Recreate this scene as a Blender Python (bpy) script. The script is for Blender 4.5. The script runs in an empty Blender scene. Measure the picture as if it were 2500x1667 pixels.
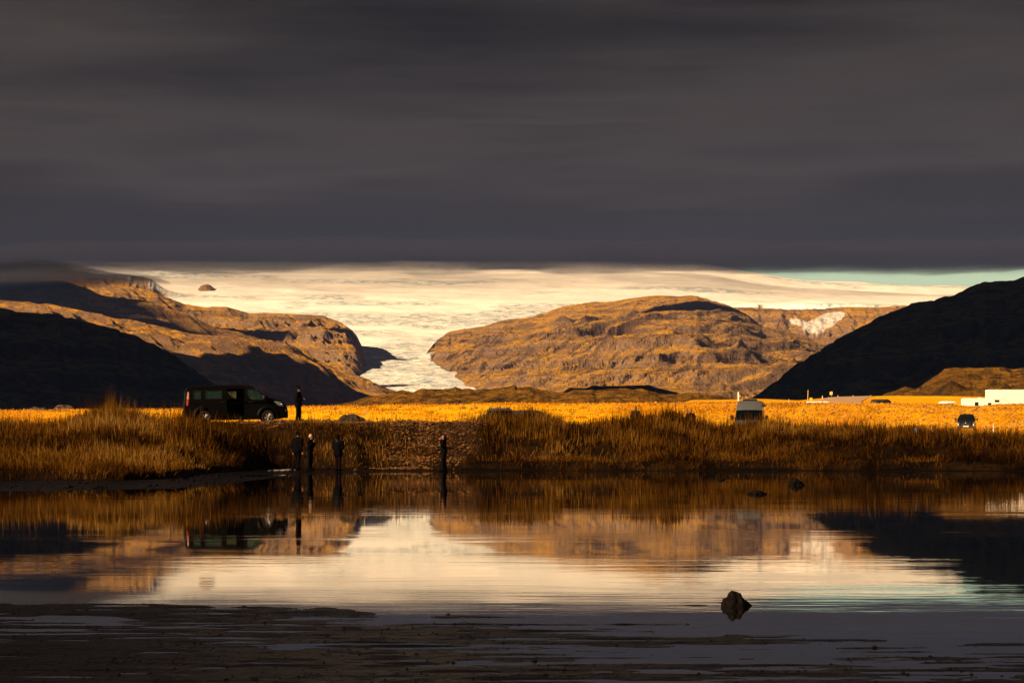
import bpy, bmesh, math, random
import numpy as np
from mathutils import Vector, Matrix, noise as mnoise
from mathutils.geometry import tessellate_polygon

random.seed(7)
RNG = np.random.default_rng(11)
SC = bpy.context.scene
COL = SC.collection
R = math.radians

# ------------------------------------------------------------------ camera
F = 7089.0            # focal length in pixels of the 2500 px wide photograph
CX, HY = 1250.0, 1064.0
EYE = 1.7
cam_d = bpy.data.cameras.new('camera')
cam = bpy.data.objects.new('camera', cam_d); COL.objects.link(cam)
cam.location = (0, 0, EYE); cam.rotation_euler = (R(90), 0, 0)
cam_d.sensor_width = 36.0
cam_d.lens = 36.0 * F / 2500.0
cam_d.shift_y = (HY - 833.5) / 2500.0
cam_d.clip_start = 0.5; cam_d.clip_end = 80000
SC.camera = cam

# ------------------------------------------------------------------ sun, sky
SUN_EL = R(26.0)
SH = Vector((-0.80, -0.60)).normalized()                # horizontal direction towards the sun
SDIR = Vector((SH.x * math.cos(SUN_EL), SH.y * math.cos(SUN_EL), math.sin(SUN_EL)))
sl = bpy.data.lights.new('sun', 'SUN'); sun = bpy.data.objects.new('sun', sl); COL.objects.link(sun)
sl.energy = 5.0; sl.angle = R(0.5); sl.color = (1.0, 0.685, 0.375)
sun.rotation_euler = SDIR.to_track_quat('Z', 'Y').to_euler()

W = bpy.data.worlds.new('World'); SC.world = W; W.use_nodes = True
nt = W.node_tree; nt.nodes.clear()
def N(nt, t, **kw):
    n = nt.nodes.new(t)
    for k, v in kw.items():
        if hasattr(n, k): setattr(n, k, v)
        else: n.inputs[k].default_value = v
    return n
def ramp(nt, stops, interp='LINEAR'):
    n = nt.nodes.new('ShaderNodeValToRGB'); cr = n.color_ramp; cr.interpolation = interp
    while len(cr.elements) > 1: cr.elements.remove(cr.elements[-1])
    cr.elements[0].position = stops[0][0]; cr.elements[0].color = tuple(stops[0][1]) + (1,) if len(stops[0][1]) == 3 else stops[0][1]
    for p, c in stops[1:]:
        e = cr.elements.new(p); e.color = tuple(c) + (1,) if len(c) == 3 else c
    return n
L = nt.links.new
sky = N(nt, 'ShaderNodeTexSky'); sky.sky_type = 'NISHITA'; sky.sun_disc = False
sky.sun_elevation = SUN_EL; sky.sun_rotation = math.atan2(SH.x, SH.y)
sky.air_density = 1.0; sky.dust_density = 1.0; sky.ozone_density = 1.0
tint = N(nt, 'ShaderNodeMix', data_type='RGBA', blend_type='MULTIPLY'); tint.inputs[0].default_value = 1.0
tint.inputs[7].default_value = (0.82, 0.86, 0.64, 1)
L(sky.outputs[0], tint.inputs[6])
bg1 = N(nt, 'ShaderNodeBackground'); bg1.inputs[1].default_value = 0.065; L(tint.outputs[2], bg1.inputs[0])
tc = N(nt, 'ShaderNodeTexCoord')
sep = N(nt, 'ShaderNodeSeparateXYZ'); L(tc.outputs['Generated'], sep.inputs[0])
mp = N(nt, 'ShaderNodeMapping'); mp.inputs[3].default_value = (3.0, 3.0, 22.0); mp.inputs[2].default_value = (0, 0.035, 0); L(tc.outputs['Generated'], mp.inputs[0])
nz = N(nt, 'ShaderNodeTexNoise'); nz.inputs['Scale'].default_value = 1.6; nz.inputs['Detail'].default_value = 5; L(mp.outputs[0], nz.inputs[0])
mp2 = N(nt, 'ShaderNodeMapping'); mp2.inputs[3].default_value = (40.0, 40.0, 60.0); L(tc.outputs['Generated'], mp2.inputs[0])
nz2 = N(nt, 'ShaderNodeTexNoise'); nz2.inputs['Scale'].default_value = 1.0; nz2.inputs['Detail'].default_value = 4; L(mp2.outputs[0], nz2.inputs[0])
# the cloud deck: its colour by height above the horizon, streaked by noise
cr = ramp(nt, [(0.0, (0.045, 0.033, 0.028)), (0.10, (0.045, 0.033, 0.028)), (0.30, (0.056, 0.041, 0.034)), (0.50, (0.086, 0.065, 0.054)), (0.68, (0.064, 0.049, 0.042)), (1.0, (0.024, 0.019, 0.017))])
mr = N(nt, 'ShaderNodeMapRange'); mr.inputs[1].default_value = 0.05; mr.inputs[2].default_value = 0.17; L(sep.outputs[2], mr.inputs[0])
ad = N(nt, 'ShaderNodeMath', operation='MULTIPLY_ADD'); L(nz.outputs[0], ad.inputs[0]); ad.inputs[1].default_value = 1.3; ad.inputs[2].default_value = -0.65
mp3 = N(nt, 'ShaderNodeMapping'); mp3.inputs[3].default_value = (9.0, 9.0, 130.0); mp3.inputs[2].default_value = (0, -0.03, 0); L(tc.outputs['Generated'], mp3.inputs[0])
nz3 = N(nt, 'ShaderNodeTexNoise'); nz3.inputs['Scale'].default_value = 1.2; nz3.inputs['Detail'].default_value = 6; nz3.inputs['Roughness'].default_value = 0.6; nz3.inputs['Distortion'].default_value = 0.4; L(mp3.outputs[0], nz3.inputs[0])
ad3 = N(nt, 'ShaderNodeMath', operation='MULTIPLY_ADD'); L(nz3.outputs[0], ad3.inputs[0]); ad3.inputs[1].default_value = 0.42; L(ad.outputs[0], ad3.inputs[2])
ad4 = N(nt, 'ShaderNodeMath', operation='SUBTRACT'); L(ad3.outputs[0], ad4.inputs[0]); ad4.inputs[1].default_value = 0.21
ad2 = N(nt, 'ShaderNodeMath', operation='ADD'); L(mr.outputs[0], ad2.inputs[0]); L(ad4.outputs[0], ad2.inputs[1]); L(ad2.outputs[0], cr.inputs[0])
bg2 = N(nt, 'ShaderNodeBackground'); L(cr.outputs[0], bg2.inputs[0]); bg2.inputs[1].default_value = 0.30
# edge of the deck
wob = N(nt, 'ShaderNodeMath', operation='MULTIPLY_ADD'); L(nz2.outputs[0], wob.inputs[0]); wob.inputs[1].default_value = 0.004; L(sep.outputs[2], wob.inputs[2])
em = N(nt, 'ShaderNodeMapRange', interpolation_type='SMOOTHSTEP'); em.inputs[1].default_value = 0.0555; em.inputs[2].default_value = 0.0612; L(wob.outputs[0], em.inputs[0])
mx = N(nt, 'ShaderNodeMixShader'); L(em.outputs[0], mx.inputs[0]); L(bg1.outputs[0], mx.inputs[1]); L(bg2.outputs[0], mx.inputs[2])
wo = N(nt, 'ShaderNodeOutputWorld'); L(mx.outputs[0], wo.inputs[0])

SC.view_settings.view_transform = 'Standard'; SC.view_settings.look = 'None'
SC.view_settings.exposure = 1.28; SC.view_settings.gamma = 1.0
SC.view_settings.use_curve_mapping = False
SC.render.engine = 'CYCLES'
SC.cycles.max_bounces = 8; SC.cycles.transparent_max_bounces = 16
SC.cycles.use_denoising = True

# ------------------------------------------------------------------ helpers
def P(px, py, Y):
    return Vector(((px - CX) / F * Y, Y, EYE + (HY - py) / F * Y))

def tag(o, label=None, cat=None, group=None, kind=None):
    if label: o['label'] = label
    if cat: o['category'] = cat
    if group: o['group'] = group
    if kind: o['kind'] = kind
    return o

def empty(name, loc=(0, 0, 0), rz=0.0, label=None, cat=None, group=None, rx=0.0, ry=0.0):
    o = bpy.data.objects.new(name, None); COL.objects.link(o)
    o.location = loc; o.rotation_euler = (rx, ry, rz)
    return tag(o, label, cat, group)

def mesh_obj(name, verts, faces, mat, parent=None, smooth=False, attrs=None):
    me = bpy.data.meshes.new(name)
    me.from_pydata([tuple(v) for v in verts], [], faces)
    if smooth: me.polygons.foreach_set('use_smooth', [True] * len(me.polygons))
    if mat: me.materials.append(mat)
    me.update()
    o = bpy.data.objects.new(name, me); COL.objects.link(o)
    if parent is not None: o.parent = parent
    return o

def np_mesh(name, V, Q, mat, parent=None, smooth=True, attrs=None):
    """V (n,3) floats; Q (m,k) ints, all faces of k corners"""
    me = bpy.data.meshes.new(name)
    n, m, k = len(V), len(Q), Q.shape[1]
    me.vertices.add(n); me.vertices.foreach_set('co', np.asarray(V, np.float32).ravel())
    me.loops.add(m * k); me.loops.foreach_set('vertex_index', np.asarray(Q, np.int32).ravel())
    me.polygons.add(m); me.polygons.foreach_set('loop_start', np.arange(0, m * k, k, dtype=np.int32))
    me.update(calc_edges=True)
    me.polygons.foreach_set('use_smooth', np.full(m, smooth))
    for an, av in (attrs or {}).items():
        a = me.attributes.new(an, 'FLOAT', 'POINT'); a.data.foreach_set('value', np.asarray(av, np.float32).ravel())
    if mat: me.materials.append(mat)
    me.update()
    o = bpy.data.objects.new(name, me); COL.objects.link(o)
    if parent is not None: o.parent = parent
    return o

def bm_obj(name, bm, mat, parent=None, smooth=False, bevel=0.0):
    me = bpy.data.meshes.new(name)
    if bevel > 0:
        bmesh.ops.bevel(bm, geom=bm.edges[:], offset=bevel, segments=2, profile=0.7, affect='EDGES')
    bmesh.ops.recalc_face_normals(bm, faces=bm.faces)
    bm.to_mesh(me); bm.free()
    if smooth: me.polygons.foreach_set('use_smooth', [True] * len(me.polygons))
    if mat: me.materials.append(mat)
    o = bpy.data.objects.new(name, me); COL.objects.link(o)
    if parent is not None: o.parent = parent
    return o

def box(name, x0, x1, y0, y1, z0, z1, mat, parent=None, bevel=0.01):
    bm = bmesh.new(); r = bmesh.ops.create_cube(bm, size=1)
    for v in r['verts']:
        v.co = Vector(((x0 + x1) / 2 + v.co.x * (x1 - x0), (y0 + y1) / 2 + v.co.y * (y1 - y0), (z0 + z1) / 2 + v.co.z * (z1 - z0)))
    return bm_obj(name, bm, mat, parent, bevel=bevel)

def add_tube(bm, a, b, r0, r1=None, seg=8):
    a, b = Vector(a), Vector(b); r1 = r0 if r1 is None else r1
    q = (b - a).to_track_quat('Z', 'Y')
    c0 = [bm.verts.new(a + q @ Vector((math.cos(t) * r0, math.sin(t) * r0, 0))) for t in [2 * math.pi * i / seg for i in range(seg)]]
    c1 = [bm.verts.new(b + q @ Vector((math.cos(t) * r1, math.sin(t) * r1, 0))) for t in [2 * math.pi * i / seg for i in range(seg)]]
    for i in range(seg): bm.faces.new((c0[i], c0[(i + 1) % seg], c1[(i + 1) % seg], c1[i]))
    bm.faces.new(c0[::-1]); bm.faces.new(c1)

# value noise -------------------------------------------------------
def _hash(ix, iy, seed):
    h = (ix.astype(np.int64) * 374761393 + iy.astype(np.int64) * 668265263 + seed * 1274126177) & 0x7fffffff
    h = ((h ^ (h >> 13)) * 1274126177) & 0x7fffffff
    h = (h ^ (h >> 16)) & 0x7fffffff
    return h / float(0x7fffffff)
def vnoise(x, y, seed=0):
    x, y = np.broadcast_arrays(np.asarray(x, float), np.asarray(y, float))
    ix, iy = np.floor(x), np.floor(y); fx, fy = x - ix, y - iy
    fx = fx * fx * fx * (fx * (fx * 6 - 15) + 10); fy = fy * fy * fy * (fy * (fy * 6 - 15) + 10)
    a = _hash(ix, iy, seed); b = _hash(ix + 1, iy, seed); c = _hash(ix, iy + 1, seed); d = _hash(ix + 1, iy + 1, seed)
    return (a * (1 - fx) + b * fx) * (1 - fy) + (c * (1 - fx) + d * fx) * fy
def fbm(x, y, seed=0, oct=5, gain=0.5, lac=2.03):
    s, a, t = 0, 1.0, 0
    for o in range(oct):
        s = s + a * (vnoise(x, y, seed + o * 17) * 2 - 1); t += a; a *= gain
        x, y = x * lac * 0.96 + y * lac * 0.28, -x * lac * 0.28 + y * lac * 0.96
    return s / t
def ridged(x, y, seed=0, oct=5, gain=0.55, lac=2.1):
    s, a, t = 0, 1.0, 0
    for o in range(oct):
        n = 1 - np.abs(vnoise(x, y, seed + o * 13) * 2 - 1)
        s = s + a * n * n; t += a; a *= gain
        x, y = x * lac * 0.96 + y * lac * 0.28 + 3.1, -x * lac * 0.28 + y * lac * 0.96 + 1.7
    return s / t
def sstep(a, b, x):
    t = np.clip((x - a) / (b - a), 0, 1); return t * t * (3 - 2 * t)
def pl(pts):
    xs = [p[0] for p in pts]; ys = [p[1] for p in pts]
    return lambda v: np.interp(v, xs, ys)

# ------------------------------------------------------------------ materials
def new_mat(name):
    m = bpy.data.materials.new(name); m.use_nodes = True
    nt = m.node_tree; b = nt.nodes['Principled BSDF']
    return m, nt, b
def simple(name, col, rough=0.6, metal=0.0, spec=0.5, trans=0.0, ior=1.45, coat=0.0, noise=0.0, nscale=8.0):
    m, nt, b = new_mat(name)
    b.inputs['Base Color'].default_value = (*col, 1); b.inputs['Roughness'].default_value = rough
    b.inputs['Metallic'].default_value = metal; b.inputs['Specular IOR Level'].default_value = spec
    b.inputs['Transmission Weight'].default_value = trans; b.inputs['IOR'].default_value = ior
    b.inputs['Coat Weight'].default_value = coat
    if noise > 0:
        tc = N(nt, 'ShaderNodeTexCoord'); n = N(nt, 'ShaderNodeTexNoise'); n.inputs['Scale'].default_value = nscale; n.inputs['Detail'].default_value = 5
        nt.links.new(tc.outputs['Object'], n.inputs[0])
        cr = ramp(nt, [(0.3, tuple(c * (1 - noise) for c in col)), (0.7, tuple(min(1, c * (1 + noise)) for c in col))])
        nt.links.new(n.outputs[0], cr.inputs[0]); nt.links.new(cr.outputs[0], b.inputs['Base Color'])
    return m
def noise_node(nt, coord, scale, detail=6, rough=0.6, sx=(1, 1, 1)):
    mp = N(nt, 'ShaderNodeMapping'); mp.inputs[3].default_value = sx; nt.links.new(coord, mp.inputs[0])
    n = N(nt, 'ShaderNodeTexNoise'); n.inputs['Scale'].default_value = scale; n.inputs['Detail'].default_value = detail
    n.inputs['Roughness'].default_value = rough; nt.links.new(mp.outputs[0], n.inputs[0])
    return n.outputs[0]
def mixc(nt, fac, a, b, blend='MIX'):
    m = N(nt, 'ShaderNodeMix', data_type='RGBA', blend_type=blend)
    for sock, v in ((0, fac), (6, a), (7, b)):
        if isinstance(v, (tuple, float, int)):
            m.inputs[sock].default_value = (*v, 1) if isinstance(v, tuple) else v
        else: nt.links.new(v, m.inputs[sock])
    return m.outputs[2]
def attr(nt, name):
    a = N(nt, 'ShaderNodeAttribute'); a.attribute_name = name; return a.outputs['Fac']
def maprange(nt, v, a, b, c=0.0, d=1.0, smooth=False):
    m = N(nt, 'ShaderNodeMapRange'); 
    if smooth: m.interpolation_type = 'SMOOTHSTEP'
    nt.links.new(v, m.inputs[0])
    for i, x in zip((1, 2, 3, 4), (a, b, c, d)): m.inputs[i].default_value = x
    return m.outputs[0]
def math_(nt, op, a, b=None):
    m = N(nt, 'ShaderNodeMath', operation=op)
    for i, v in enumerate((a, b)):
        if v is None: continue
        if isinstance(v, (int, float)): m.inputs[i].default_value = v
        else: nt.links.new(v, m.inputs[i])
    return m.outputs[0]
def bump(nt, h, strength, dist, b):
    n = N(nt, 'ShaderNodeBump'); n.inputs['Strength'].default_value = strength; n.inputs['Distance'].default_value = dist
    nt.links.new(h, n.inputs['Height']); nt.links.new(n.outputs[0], b.inputs['Normal']); return n

def mountain_mat(name, rock, rock2, moss, moss_amt=0.5, scale=1.0, bumpd=12.0, strata=0.0):
    m, nt, b = new_mat(name)
    geo = N(nt, 'ShaderNodeNewGeometry'); pos = geo.outputs['Position']
    n1 = noise_node(nt, pos, 0.004 * scale, 7, 0.62); n2 = noise_node(nt, pos, 0.03 * scale, 6, 0.7)
    n3 = noise_node(nt, pos, 0.010 * scale, 6, 0.65, (1, 1, 3))
    nsep = N(nt, 'ShaderNodeSeparateXYZ'); nt.links.new(geo.outputs['Normal'], nsep.inputs[0])
    c = mixc(nt, maprange(nt, n1, 0.35, 0.65), rock, rock2)
    c = mixc(nt, maprange(nt, n2, 0.3, 0.75, 0.0, 0.7), c, tuple(x * 0.45 for x in rock))
    flat = maprange(nt, nsep.outputs[2], 0.80, 0.97)
    mm = math_(nt, 'MULTIPLY', flat, maprange(nt, n3, 0.62 - 0.35 * moss_amt, 0.75 - 0.3 * moss_amt))
    c = mixc(nt, mm, c, moss)
    if strata:
        w = noise_node(nt, pos, 0.012, 4, 0.6, (0.15, 0.15, 5.0))
        c = mixc(nt, maprange(nt, w, 0.50, 0.66, 0, strata), c, tuple(x * 0.4 for x in rock))
    sn = attr(nt, 'snow')
    c = mixc(nt, math_(nt, 'MULTIPLY', sn, maprange(nt, n2, 0.30, 0.60, 1.0, 0.75)), c, (0.72, 0.69, 0.66))
    nt.links.new(c, b.inputs['Base Color'])
    b.inputs['Roughness'].default_value = 0.95; b.inputs['Specular IOR Level'].default_value = 0.1
    h = math_(nt, 'ADD', n2, math_(nt, 'MULTIPLY', n3, 0.7))
    bump(nt, h, 0.8, bumpd, b)
    return m

M = {}
M['far_rock'] = mountain_mat('far_rock', (0.185, 0.112, 0.062), (0.31, 0.20, 0.115), (0.50, 0.26, 0.026), 0.68, 1.0, 40.0, 0.6)
M['left_rock'] = mountain_mat('left_rock', (0.135, 0.08, 0.045), (0.26, 0.155, 0.075), (0.55, 0.27, 0.022), 0.6, 1.2, 40.0, 0.5)
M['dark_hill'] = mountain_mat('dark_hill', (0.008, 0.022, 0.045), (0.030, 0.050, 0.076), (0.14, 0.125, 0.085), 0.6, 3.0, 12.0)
M['knoll'] = mountain_mat('knoll', (0.028, 0.018, 0.008), (0.17, 0.078, 0.012), (0.24, 0.115, 0.010), 0.5, 26.0, 2.5)

# glacier
m, nt_, b = new_mat('glacier_ice'); M['ice'] = m
geo = N(nt_, 'ShaderNodeNewGeometry'); pos = geo.outputs['Position']
g1 = noise_node(nt_, pos, 0.0035, 8, 0.7, (1, 1, 2)); g2 = noise_node(nt_, pos, 0.02, 8, 0.75, (1, 2.2, 1))
g3 = noise_node(nt_, pos, 0.0012, 5, 0.6)
crev = attr(nt_, 'crevasse')
c = mixc(nt_, maprange(nt_, g1, 0.35, 0.7), (0.97, 0.95, 0.92), (0.89, 0.85, 0.81))
k = math_(nt_, 'MULTIPLY', maprange(nt_, g2, 0.45, 0.58), crev)
c = mixc(nt_, k, c, (0.22, 0.34, 0.42))
c = mixc(nt_, maprange(nt_, g3, 0.5, 0.7, 0, 0.3), c, (0.62, 0.60, 0.58))
nt_.links.new(c, b.inputs['Base Color']); b.inputs['Roughness'].default_value = 0.7; b.inputs['Specular IOR Level'].default_value = 0.2
hh = math_(nt_, 'ADD', math_(nt_, 'MULTIPLY', g2, crev), math_(nt_, 'MULTIPLY', g1, 0.4))
bump(nt_, hh, 0.45, 40.0, b)

# ground: zones by attribute
m, nt_, b = new_mat('ground_soil'); M['ground'] = m
geo = N(nt_, 'ShaderNodeNewGeometry'); pos = geo.outputs['Position']
n1 = noise_node(nt_, pos, 0.06, 6, 0.65, (1, 0.5, 1)); n2 = noise_node(nt_, pos, 5.5, 4, 0.8); n3 = noise_node(nt_, pos, 0.6, 5, 0.6); n4 = noise_node(nt_, pos, 9.0, 3, 0.7, (1, 0.5, 1))
gold = mixc(nt_, maprange(nt_, n1, 0.38, 0.62), (0.58, 0.235, 0.001), (0.76, 0.42, 0.0015))
gold = mixc(nt_, maprange(nt_, n2, 0.54, 0.68, 0, 0.6), gold, (0.13, 0.045, 0.003))
gold = mixc(nt_, maprange(nt_, n2, 0.46, 0.30, 0, 0.6), gold, (0.80, 0.47, 0.05))
gravel = mixc(nt_, maprange(nt_, n2, 0.42, 0.62), (0.018, 0.009, 0.004), (0.13, 0.06, 0.02))
gravel = mixc(nt_, maprange(nt_, n3, 0.45, 0.62, 0, 0.6), gravel, (0.03, 0.018, 0.01))
soil = mixc(nt_, maprange(nt_, n3, 0.4, 0.65), (0.008, 0.004, 0.0018), (0.045, 0.022, 0.007))
mud = mixc(nt_, maprange(nt_, noise_node(nt_, pos, 1.3, 6, 0.65, (0.35, 1.0, 1)), 0.42, 0.62), (0.0016, 0.0012, 0.0014), (0.0050, 0.0034, 0.0038))
c = mixc(nt_, attr(nt_, 'gold'), soil, gold)
c = mixc(nt_, attr(nt_, 'gravel'), c, gravel)
c = mixc(nt_, attr(nt_, 'mud'), c, mud)
nt_.links.new(c, b.inputs['Base Color'])
rg = maprange(nt_, attr(nt_, 'mud'), 0, 1, 0.95, 0.30); nt_.links.new(rg, b.inputs['Roughness'])
nt_.links.new(maprange(nt_, attr(nt_, 'mud'), 0, 1, 0.05, 0.13), b.inputs['Specular IOR Level'])
bump(nt_, math_(nt_, 'ADD', n2, math_(nt_, 'MULTIPLY', n4, 0.6)), 0.7, 0.10, b)

# water
m, nt_, b = new_mat('lake_water'); M['water'] = m
geo = N(nt_, 'ShaderNodeNewGeometry'); pos = geo.outputs['Position']
w1 = noise_node(nt_, pos, 0.9, 3, 0.5, (0.35, 1.0, 1)); w2 = noise_node(nt_, pos, 3.2, 3, 0.6, (0.3, 1.0, 1)); w3 = noise_node(nt_, pos, 0.06, 3, 0.5, (0.5, 1.6, 1))
amt = maprange(nt_, w3, 0.42, 0.60, 0.2, 1.5, True)
hh = math_(nt_, 'MULTIPLY', math_(nt_, 'ADD', w1, math_(nt_, 'MULTIPLY', w2, 0.35)), amt)
bump(nt_, hh, 1.0, 0.0018, b)
b.inputs['Base Color'].default_value = (0.006, 0.007, 0.009, 1); b.inputs['IOR'].default_value = 1.46
b.inputs['Roughness'].default_value = 0.015; b.inputs['Specular IOR Level'].default_value = 0.5

def grass_mat(name, stops, transl=0.35):
    m = bpy.data.materials.new(name); m.use_nodes = True; nt = m.node_tree; nt.nodes.clear()
    a = attr(nt, 'tone'); cr = ramp(nt, stops); nt.links.new(a, cr.inputs[0])
    d = N(nt, 'ShaderNodeBsdfDiffuse'); t = N(nt, 'ShaderNodeBsdfTranslucent'); mx = N(nt, 'ShaderNodeMixShader'); mx.inputs[0].default_value = transl
    nt.links.new(cr.outputs[0], d.inputs[0]); nt.links.new(cr.outputs[0], t.inputs[0])
    nt.links.new(d.outputs[0], mx.inputs[1]); nt.links.new(t.outputs[0], mx.inputs[2])
    o = N(nt, 'ShaderNodeOutputMaterial'); nt.links.new(mx.outputs[0], o.inputs[0]); return m
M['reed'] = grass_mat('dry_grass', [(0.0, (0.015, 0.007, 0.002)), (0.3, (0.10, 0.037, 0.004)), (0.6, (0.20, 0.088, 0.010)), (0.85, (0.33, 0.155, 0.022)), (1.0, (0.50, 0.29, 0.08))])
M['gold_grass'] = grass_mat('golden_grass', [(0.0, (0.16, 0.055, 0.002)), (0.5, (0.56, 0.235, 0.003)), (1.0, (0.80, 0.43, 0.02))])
M['pebble'] = simple('pebble', (0.20, 0.095, 0.03), 0.85, noise=0.7, nscale=0.8)
M['pebble_gold'] = simple('pebble_gold', (0.30, 0.14, 0.015), 0.85, noise=0.5, nscale=0.6)
M['rock_dark'] = simple('dark_rock', (0.008, 0.006, 0.005), 0.85, spec=0.12, noise=0.7, nscale=14)
M['rock_brown'] = simple('brown_rock', (0.055, 0.038, 0.026), 0.85, noise=0.6, nscale=3)

# ------------------------------------------------------------------ near terrain
shoreY = pl([(-700, 80), (0, 88), (430, 93), (560, 104), (700, 122), (800, 134), (1000, 139), (1250, 141), (2500, 140), (3200, 140)])
footY = pl([(-700, 98), (0, 101), (300, 102), (430, 108), (540, 127), (650, 139), (800, 141), (1100, 143), (2500, 142), (3200, 142)])
crestY = pl([(-700, 158), (0, 158), (330, 156), (400, 149), (900, 149), (1180, 151), (1260, 158), (2500, 160), (3200, 160)])
skyPY = pl([(-700, 1054), (0, 1052), (150, 1050), (215, 1034), (270, 1018), (320, 1030), (380, 1044), (450, 1034), (600, 1032), (720, 1033), (850, 1034), (880, 1033), (1000, 1032), (1180, 1031), (1215, 1031),
            (1255, 1029), (1290, 1019), (1330, 1024), (1380, 1041), (1440, 1049), (1520, 1041), (1565, 1036), (1595, 1024), (1620, 1019), (1660, 1026), (1690, 1038), (1750, 1050), (1830, 1053), (1900, 1050), (2000, 1055), (2100, 1060), (2200, 1062), (2300, 1066), (2380, 1074), (2500, 1078), (3200, 1074)])
embPY = pl([(-700, 1004), (0, 1003), (400, 1000), (950, 990), (1200, 986), (1700, 984), (2100, 985), (2300, 988), (2355, 992), (2390, 993), (2440, 988), (2500, 988), (3200, 988)])
farZ = pl([(-700, 3.0), (700, 3.0), (1500, 4.2), (1690, 9.2), (1850, 9.4), (1950, 9.0), (2050, 9.6), (2150, 9.9), (3200, 9.9)])
mudY = pl([(-700, 31), (850, 30.6), (1000, 29.3), (1300, 28.4), (1700, 27.2), (2100, 26.2), (3200, 25.0)])

def foot_wob(x): return fbm(x * 0.25, x * 0.0, 21, 4) * 2.2
def hground(x, Y):
    x = np.asarray(x, float); Y = np.asarray(Y, float)
    px = CX + x / np.maximum(Y, 12.0) * F
    sh, ft, cr_ = shoreY(px), footY(px), crestY(px)
    sh = sh + fbm(x * 0.12, Y * 0.05, 3, 4) * 3.0
    T = EYE + (HY - skyPY(px)) / F * cr_
    T = T + fbm(x * 0.35, Y * 0.3, 5, 4) * 0.22
    # lake bed rising to the shore, then wet mud
    z = -0.5 + 0.5 * sstep(sh - 16, sh, Y)
    mudn = fbm(x * 0.20, Y * 0.09, 8, 4)
    flat = sstep(sh, sh + 4, Y)
    z = np.where(Y > sh, 0.012 + (0.018 + mudn * 0.06) * flat + 0.08 * sstep(0.55, 1.0, (Y - sh) / np.maximum(ft - sh, 1)), z)
    # scarp and slope
    ftn = ft + foot_wob(x)
    scarp = 0.27 * sstep(ftn - 0.3, ftn + 0.6, Y)
    t = np.clip((Y - ftn) / np.maximum(cr_ - ftn, 1), 0, 1)
    slope = (T - 0.38) * (0.35 * t + 0.65 * t * t * (3 - 2 * t))
    lump = fbm(x * 0.22, Y * 0.22, 31, 4) * 0.85 * np.sin(np.pi * np.clip(t, 0, 1))
    z = z + np.where(Y > ftn - 0.3, scarp + slope + lump, 0)
    # low dunes in front at the right
    dune = 0.75 * np.exp(-((px - 2115) / 150) ** 2 - ((Y - 147) / 3.2) ** 2) + 0.45 * np.exp(-((px - 2420) / 130) ** 2 - ((Y - 147.5) / 3.0) ** 2)
    z = z + dune
    # fall behind the crest to the parking ground
    d = sstep(cr_ + 9, cr_ + 17, Y)
    z = z * (1 - d) + (1.6 + 0.12 * fbm(x * 0.06, Y * 0.06, 41, 4)) * d
    z = np.where(Y > 176, 1.6 + 0.12 * fbm(x * 0.06, Y * 0.06, 41, 4), z)
    # rising ground and embankment
    ez = EYE + (HY - embPY(px)) / F * 330
    z = z + sstep(240, 300, Y) * 0.75
    e = sstep(296, 330, Y)
    emb = z * (1 - e) + ez * e + fbm(x * 0.12, Y * 0.12, 51, 4) * 0.30 * np.sin(np.pi * e) 
    # light spur running down the embankment
    emb = emb + 0.5 * np.exp(-((px - (1500 + (Y - 315) * 3)) / 40) ** 2) * np.sin(np.pi * sstep(280, 330, Y))
    z = np.where(Y > 240, emb, z)
    b = sstep(334, 352, Y); z = z * (1 - b) + 4.1 * b
    f = sstep(450, 600, Y); z = z * (1 - f) + (farZ(px) + fbm(x * 0.03, Y * 0.03, 61, 4) * 0.5) * f
    g = sstep(900, 2200, Y); z = z * (1 - g) + 3.0 * g
    # mud flat on the near side
    my = mudY(px) + fbm(x * 0.55, Y * 0.15, 71, 5) * 2.2
    near = 1 - sstep(my - 2.0, my + 2.2, Y)
    mz = 0.0030 - 0.0060 * sstep(900, 1900, px) + 0.004 * sstep(26, 20, Y) + fbm(x * 0.35, Y * 0.9, 73, 4) * 0.007 + fbm(x * 1.0, Y * 4.5, 79, 5) * 0.015 + fbm(x * 5.0, Y * 9.0, 83, 2) * 0.003
    z = np.where(Y < 50, z * (1 - near) + mz * near, z)
    return z

def gh(x, y): return float(hground(np.array([x]), np.array([y]))[0])

def rows(*segs):
    out = []
    for a, b, n in segs: out.extend(np.linspace(a, b, n, endpoint=False))
    return np.array(out)
Yr = np.concatenate([rows((-60, 10, 8), (10, 18, 20), (18, 33, 190), (33, 34, 2), (34, 84, 20), (84, 172, 240), (172, 296, 36), (296, 336, 60), (336, 700, 44), (700, 2500, 30), (2500, 26000, 20)), [26000]])
U = np.linspace(-1.0, 1.0, 620)
PXc = CX + U * 1650
YY, UU = np.meshgrid(Yr, U, indexing='ij')
XX = UU * 1650 / F * (np.maximum(YY, 0) + 4.0) * (YY / (np.maximum(YY, 0) + 4.0) * 0 + 1)
ZZ = hground(XX, YY)
px_ = CX + XX / np.maximum(YY, 12) * F
nr, nc = YY.shape
def grid_faces(nr, nc):
    i = np.arange(nr - 1)[:, None] * nc + np.arange(nc - 1)[None, :]
    return np.stack([i, i + 1, i + nc + 1, i + nc], -1).reshape(-1, 4)

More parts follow.
